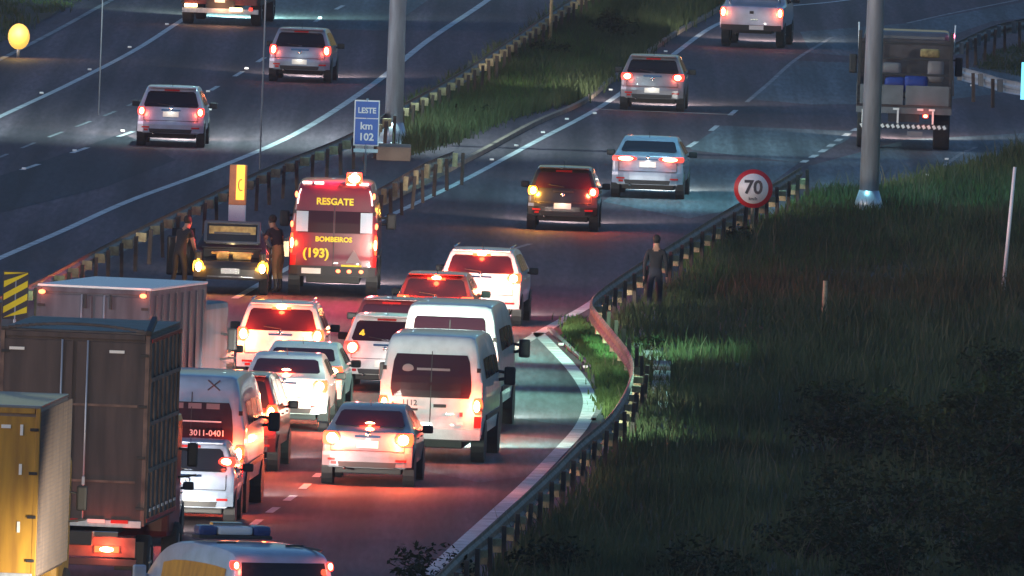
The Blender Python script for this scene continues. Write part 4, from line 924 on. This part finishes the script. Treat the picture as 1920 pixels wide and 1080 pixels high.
# open flatbed truck on the exit ramp
o = thing('flatbed_truck', G(1692, 282), 1, 'old open stake-bed truck carrying sacks, on the exit ramp behind the lamp post', 'truck')
Wt = 2.45
B('bed', (0, 2.4, 1.12), (Wt, 4.8, .10), M['darkrail'], o, .01)
for x, w_ in ((-.62, 1.18), (.62, 1.18)): B('tailboard', (x, -.02, 1.42), (w_, .05, .50), M['conc'], o, .01)
B('lower_board', (0, -.01, 1.02), (Wt, .05, .16), M['conc'], o, .01)
for sg in (-1, 1):
    B('side_board', (sg * (Wt / 2 - .02), 2.4, 1.42), (.05, 4.7, .52), M['conc'], o, .01)
    for y in (.05, 1.6, 3.2, 4.7): B('stake', (sg * (Wt / 2 - .04), y, 2.1), (.06, .06, 1.3), M['plastic'], o, .008)
    B('rear_post', (sg * (Wt / 2 - .05), .0, 2.1), (.09, .09, 1.9), M['plastic'], o, .01)
    T('side_antenna', (sg * (Wt / 2), 4.9, 2.4), (sg * (Wt / 2 + .02), 4.9, 3.1), .02, M['signwhite'], o, None, 6)
    B('top_rail', (sg * (Wt / 2 - .04), 2.4, 2.75), (.07, 4.7, .07), M['plastic'], o, .01)
    bm = bmesh.new(); box(bm, (sg * (Wt / 2 + .14), 5.6, 2.0), (.2, .12, .5), .04); tube(bm, (sg * 1.0, 5.6, 2.2), (sg * 1.36, 5.6, 2.15), .02, None, 6); obj('door_mirror', bm, M['plastic'], o)
for z in (1.95, 2.35, 2.75): B('cross_rail', (0, .0, z), (Wt - .2, .05, .06), M['plastic'], o, .01)
B('cab', (0, 5.9, 1.95), (2.2, 1.8, 1.9), M['dgrey'], o, .12); B('cab_rear_window', (0, 4.985, 2.35), (1.3, .02, .42), M['glass_warm'], o, .005)
B('headboard', (0, 4.8, 1.95), (2.3, .06, 1.5), M['darkrail'], o, .01)
for x, z, s, mm in ((-.25, 1.66, (.55, .5, .42), 'bluetarp'), (.28, 1.70, (.62, .5, .45), 'bluetarp'), (-.35, 2.06, (.5, .4, .34), 'palebag'), (.78, 2.05, (.42, .4, .60), 'palebag'), (-.85, 1.75, (.4, .4, .5), 'cargo'), (.62, 2.5, (.5, .4, .22), 'cargo')):
    bm = bmesh.new(); box(bm, (0, 0, 0), s, min(s) * .3); q = obj('sack', bm, M[mm], None, True)
    q.matrix_world = Matrix.Translation(o.location) @ Matrix.Rotation(-R(1), 4, 'Z') @ Matrix.Translation((x, .45, z))
    tag(q, {(-.25, 1.66): 'blue sack beside the other blue one, nearer the lamp post, on the open truck', (.28, 1.70): 'blue sack under the pale bundles, nearer the lit tail lamp, on the open truck', (-.35, 2.06): 'pale sack lying on top of a blue sack in the open truck',
        (.78, 2.05): 'tall pale sack standing at the outer side of the open truck bed', (-.85, 1.75): 'brown bundle behind the lamp post in the open truck bed', (.62, 2.5): 'small brown bundle highest in the load of the open truck'}[(x, z)], 'sack', 'sacks loaded on the open truck')
B('underrun_bar', (0, -.1, .62), (2.3, .06, .13), M['plastic'], o, .01)
src = None
for k in range(17):
    loc = (-1.06 + k * .132, -.137, .62)
    if src is None: src = B('bar_stripe', (0, 0, 0), (.075, .012, .10), M['reflector_white'], o, .002, Matrix.Rotation(R(-32), 3, 'Y')); src.location = loc
    else: inst(src, o, loc)
for x in (-.15, .75, -1.05): B('mud_flap_strip', (x - .0, -.06, .86), (.05, .02, .34), M['reflector_white'], o, .004)
for x in (-.95, -.2, .42, .72): B('rear_reflector', (x, -.045, 1.06), (.16, .012, .055), M['reflector_white'], o, .004)
B('chassis', (0, 3, .85), (.8, 6, .25), M['plastic'], o); B('license_plate', (.3, -.10, .44), (.40, .012, .13), M['palebag'], o, .003)
t = B('tail_light', (.56, -.08, .90), (.14, .05, .09), M['run'], o, .01); bm = bmesh.new(); ball(bm, (.56, -.11, .90), (.045, .02, .035), 8); obj('bulb', bm, M['runhot'], t); light('tail_light_glow', 'POINT', (.56, -.25, .9), 2, (1, .1, .05), t, .04)
bm = bmesh.new(); ball(bm, (1.2, 4.9, 2.82), (.05, .05, .06), 8); obj('side_lamp', bm, mat('pink_side_lamp', (.3, .05, .1), .3, emit=(1, .15, .35), es=3), o)
wheels(o, 2.4, (1.3, 5.4), .46, .42); light('headlight_beam', 'SPOT', (0, 6.95, .9), HL, (1, .93, .8), o, .25, (R(87.5), 0, 0), R(95), .9)

# dark truck cut by the top of the frame, left carriageway
o = thing('tow_truck', G(412, 48), 4, 'dark truck with rows of rear lamps cut off by the top edge', 'truck')
B('cargo_body', (0, 2.4, 1.6), (2.3, 4.6, 2.0), M['plastic'], o, .04); B('rear_panel', (0, .07, .85), (2.1, .04, .5), M['dred'], o, .01)
B('rear_bumper', (0, .02, .42), (2.2, .08, .14), M['steel'], o, .01); B('license_plate', (-.02, -.01, .72), (.3, .012, .11), M['plate'], o, .003)
for x, z, w_, mm in ((-.85, .56, .36, 'M'), (-.25 + .5, .50, .0, ''), (.45, .48, .36, 'M'), (.88, .50, .1, 'R'), (-.92, .92, .30, 'R'), (.70, .90, .30, 'R'), (-.62, 1.06, .40, 'W'), (-.05, 1.08, .16, 'W'), (.58, 1.06, .4, 'W')):
    if w_: 
        k = B('rear_lamp', (x, -.03, z), (w_, .06, .09), M[{'M': 'runhot', 'R': 'run', 'W': 'marker'}[mm]], o, .01)
light('rear_lamp_glow', 'POINT', (0, -.4, .6), 14, (1, .45, .2), o, .2)
wheels(o, 2.3, (.9, 5.2), .45, .3); B('cab', (0, 5.7, 1.6), (2.2, 1.7, 1.9), M['dred'], o, .1); B('chassis', (0, 3, .6), (.8, 6, .25), M['plastic'], o)
light('headlight_beam', 'SPOT', (0, 6.8, .9), HL * 2.5, (.6, 1, .85), o, .25, (R(87), 0, 0), R(120), .9)

# patrol vehicle at the bottom edge with a light bar
o = thing('patrol_vehicle', G(532, 1270), -22, 'white patrol van roof with a blue and white light bar at the bottom edge', 'patrol van')
sh = Shell(1.9, 2.05, 1.2, [(0, .5), (0, .9), (.03, 1.2), (.10, 1.6), (.20, 1.88), (.34, 1.99), (.7, 2.04), (1.6, 2.07), (2.7, 2.05), (3.3, 1.96), (3.8, 1.7), (4.3, 1.2), (4.9, .9), (5.0, .6)], .86, zb=.42, corner=.10, edge=.10); sh.body(M['lightsilver'], o)
zs = [1.30, 1.45, 1.60, 1.75, 1.84]; hw = [sh.wt(z, .2) * .86 for z in zs]; sh.patch('rear_window', zs, [-v for v in hw], hw, M['glass'], o, .012, .03, 8)
for sg in (-1, 1): sh.sidewin('side_stripe', .5, 3.3, sg, M['yellow'], o, -.5, .72)
lampset(sh, o, True, 1.72, 1.86, .80 * .95, .93 * .95, brake=False, power=2)
lb = bpy.data.objects.new('light_bar', None); link(lb, o); lb.location = (-.02, 2.45, 2.10); lb.rotation_euler = (0, 0, R(-4))
B('bar_base', (0, 0, .03), (1.25, .42, .06), M['plastic'], lb, .02); B('clear_section', (0, 0, .13), (.60, .36, .14), mat('clear_lens', (.6, .63, .68), .2), lb, .05)
for sg in (-1, 1): B('blue_lens', (sg * .46, 0, .13), (.31, .38, .17), mat('blue_lens', (.03, .05, .16), .2), lb, .07)
B('speaker', (-.05, .2, .23), (.5, .2, .05), M['chrome'], lb, .01)
B('roof_strip', (.50, 1.0, 2.075), (.30, .05, .03), M['plastic'], o, .005); B('roof_strip', (-.45, 1.6, 2.075), (.32, .06, .03), M['plastic'], o, .005); B('roof_strip', (.70, .9, 2.05), (.04, 1.2, .03), M['plastic'], o, .005)
mirrors(sh, o, 3.9, 1.45, .22, 'lightsilver', .24); wheels(o, 1.9, (.9, 4.0), .37, .24); headlamps(sh, o, HL * 1.2, (1, .85, .62), spread=80)

# ---------------------------------------------------------------- people
def person(uv, heading, label, joints, radii, edges, mats, name='person', rest=None):
    """joints: dict name -> (x,y,z) local; skin modifier grows one continuous body"""
    names = list(joints); idx = {n: i for i, n in enumerate(names)}
    me = bpy.data.meshes.new('person'); me.from_pydata([joints[n] for n in names], [(idx[a], idx[b]) for a, b in edges], [])
    o = bpy.data.objects.new(name, me); C.objects.link(o)
    sk = o.modifiers.new('skin', 'SKIN'); sk.branch_smoothing = .5
    for n in names:
        r = radii.get(n, .05); me.skin_vertices[0].data[idx[n]].radius = (r, r) if not isinstance(r, tuple) else r
    me.skin_vertices[0].data[idx['pelvis']].use_root = True
    ss = o.modifiers.new('sub', 'SUBSURF'); ss.levels = 2; ss.render_levels = 2
    dg = bpy.context.evaluated_depsgraph_get(); ev = o.evaluated_get(dg); me2 = bpy.data.meshes.new_from_object(ev)
    o.modifiers.clear(); o.data = me2; me2.materials.clear()
    for m_ in ('skin', mats[0], mats[1], 'plastic', 'hair'): me2.materials.append(M[m_])
    J = {n: Vector(joints[n]) for n in names}
    def nearest(p):
        best = None
        for a, b in edges:
            A, Bv = J[a], J[b]; d = Bv - A; t = max(0, min(1, (p - A).dot(d) / max(d.length_squared, 1e-9))); q = (p - (A + d * t)).length
            if best is None or q < best[0]: best = (q, a, b, t)
        return best
    for f in me2.polygons:
        _, a, b, t = nearest(f.center); k = a if t < .5 else b
        if any(s in k for s in ('head', 'nose', 'neck', 'jaw')): mi = 0
        elif any(s in k for s in ('hand', 'fing', 'thumb')): mi = 0
        elif any(s in k for s in ('wrist', 'elbow')) and mats[2]: mi = 0
        elif any(s in k for s in ('foot', 'toe', 'ankle')): mi = 3
        elif any(s in k for s in ('hip', 'knee', 'pelvis')): mi = 2
        else: mi = 1
        if k.startswith('head') and (f.center.y < J['head'].y + .02 or f.center.z > J['head'].z + .05): mi = 4
        f.material_index = mi; f.use_smooth = True
    o.location = G(*uv); o.rotation_euler = (0, 0, -R(heading)); tag(o, label, 'person')
    h = bmesh.new(); hj = J['head']
    ball(h, hj + Vector((0, -.025, .04)), (.088, .10, .10), 14); obj('hair', h, M['hair'], o, True)
    return o
def figure(lean=0., stride=.18, arm_l=None, arm_r=None, h=1.0, headfwd=0):
    s = h; c, sn = math.cos(lean), math.sin(lean)
    def up(x, y, z):     # leaning forward about the pelvis
        z0 = .95; dz = z - z0; return (x * s, (y * c + dz * sn) * s, (z0 + dz * c - y * sn) * s)
    J = {'pelvis': (0, 0, .95 * s), 'belly': up(0, .01, 1.10), 'chest': up(0, 0, 1.32), 'neck': up(0, .01, 1.47), 'jaw': up(0, .04 + headfwd, 1.55), 'head': up(0, .02 + headfwd, 1.64), 'head_top': up(0, .0 + headfwd, 1.70), 'nose': up(0, .13 + headfwd, 1.62)}
    for k, sg in (('l', -1), ('r', 1)):
        J['shoulder_' + k] = up(sg * .17, 0, 1.41)
        el, wr = (arm_l if sg < 0 else arm_r) or ((sg * .24, -.03, 1.13), (sg * .25, .06, .88))
        J['elbow_' + k] = up(*el); J['wrist_' + k] = up(*wr)
        d = (Vector(J['wrist_' + k]) - Vector(J['elbow_' + k])).normalized(); wv = Vector(J['wrist_' + k]); side_ = d.cross(Vector((0, 0, 1))).normalized() if abs(d.z) < .9 else Vector((0, 1, 0))
        J['hand_' + k] = tuple(wv + d * .07)
        for i in range(4):
            b0 = wv + d * .09 + side_ * (i - 1.5) * .021; L_ = (.07, .08, .075, .06)[i]
            J['fing%d_%s' % (i, k)] = tuple(b0 + d * L_ * .5 ); J['fingtip%d_%s' % (i, k)] = tuple(b0 + d * L_ + Vector((-sg * .015, 0, 0)))
        J['thumb_' + k] = tuple(wv + d * .06 + side_ * .05)
        st = stride * sg
        J['hip_' + k] = (sg * .09 * s, 0, .90 * s); J['knee_' + k] = (sg * .105 * s, (st * .6 + .04) * s, .50 * s); J['ankle_' + k] = (sg * .11 * s, (st - .03) * s, .09 * s)
        J['foot_' + k] = (sg * .12 * s, (st + .06) * s, .04 * s); J['toe_' + k] = (sg * .125 * s, (st + .15) * s, .03 * s)
    E = [('pelvis', 'belly'), ('belly', 'chest'), ('chest', 'neck'), ('neck', 'jaw'), ('jaw', 'head'), ('head', 'head_top'), ('jaw', 'nose')]
    for k in 'lr':
        E += [('chest', 'shoulder_' + k), ('shoulder_' + k, 'elbow_' + k), ('elbow_' + k, 'wrist_' + k), ('wrist_' + k, 'hand_' + k), ('pelvis', 'hip_' + k), ('hip_' + k, 'knee_' + k), ('knee_' + k, 'ankle_' + k), ('ankle_' + k, 'foot_' + k), ('foot_' + k, 'toe_' + k), ('wrist_' + k, 'thumb_' + k)]
        for i in range(4): E += [('hand_' + k, 'fing%d_%s' % (i, k)), ('fing%d_%s' % (i, k), 'fingtip%d_%s' % (i, k))]
    Rr = {'pelvis': (.15, .11), 'belly': (.145, .105), 'chest': (.17, .115), 'neck': .055, 'jaw': .06, 'head': .088, 'head_top': .07, 'nose': .014}
    for k in 'lr':
        Rr.update({'shoulder_' + k: .066, 'elbow_' + k: .047, 'wrist_' + k: .03, 'hand_' + k: (.032, .018), 'hip_' + k: .095, 'knee_' + k: .064, 'ankle_' + k: .042, 'foot_' + k: .045, 'toe_' + k: .03, 'thumb_' + k: .011})
        for i in range(4): Rr['fing%d_%s' % (i, k)] = .010; Rr['fingtip%d_%s' % (i, k)] = .008
    return J, Rr, E
J, Rr, E = figure(lean=.10, stride=.16, h=.98)
person((1226, 590), 4, 'person in dark clothes walking away on the path behind the guardrail', J, Rr, E, ('darkcloth', 'navy', False))
J, Rr, E = figure(lean=.42, stride=.08, arm_l=((-.20, .12, 1.14), (-.12, .30, .98)), arm_r=((.22, .16, 1.14), (.20, .40, .98)), h=.98)
person((334, 548), 35, 'person in dark clothes bending beside the open door of the black car', J, Rr, E, ('darkcloth', 'darkcloth', True))
J, Rr, E = figure(lean=.38, stride=.06, arm_l=((-.24, .14, 1.2), (-.20, .38, 1.04)), arm_r=((.22, .10, 1.15), (.16, .32, 1.0)), h=.98)
person((520, 548), -40, 'person in khaki trousers leaning between the black car and the rescue van', J, Rr, E, ('navy', 'khaki', True))

# ---------------------------------------------------------------- evening haze
hz = B('haze', (0, 1300, 12.2), (1500, 2680, 28.6), M['plastic'])
hm = bpy.data.materials.new('haze_air'); hm.use_nodes = True; hn = hm.node_tree.nodes; hn.remove(hn['Principled BSDF'])
pv_ = hn.new('ShaderNodeVolumePrincipled'); pv_.inputs['Density'].default_value = .00009; pv_.inputs['Color'].default_value = (.92, .86, .94, 1); pv_.inputs['Anisotropy'].default_value = .2
hm.node_tree.links.new(pv_.outputs[0], hn['Material Output'].inputs['Volume']); hz.data.materials[0] = hm; hz['kind'] = 'stuff'; hz['label'] = 'thin evening haze over the motorway'
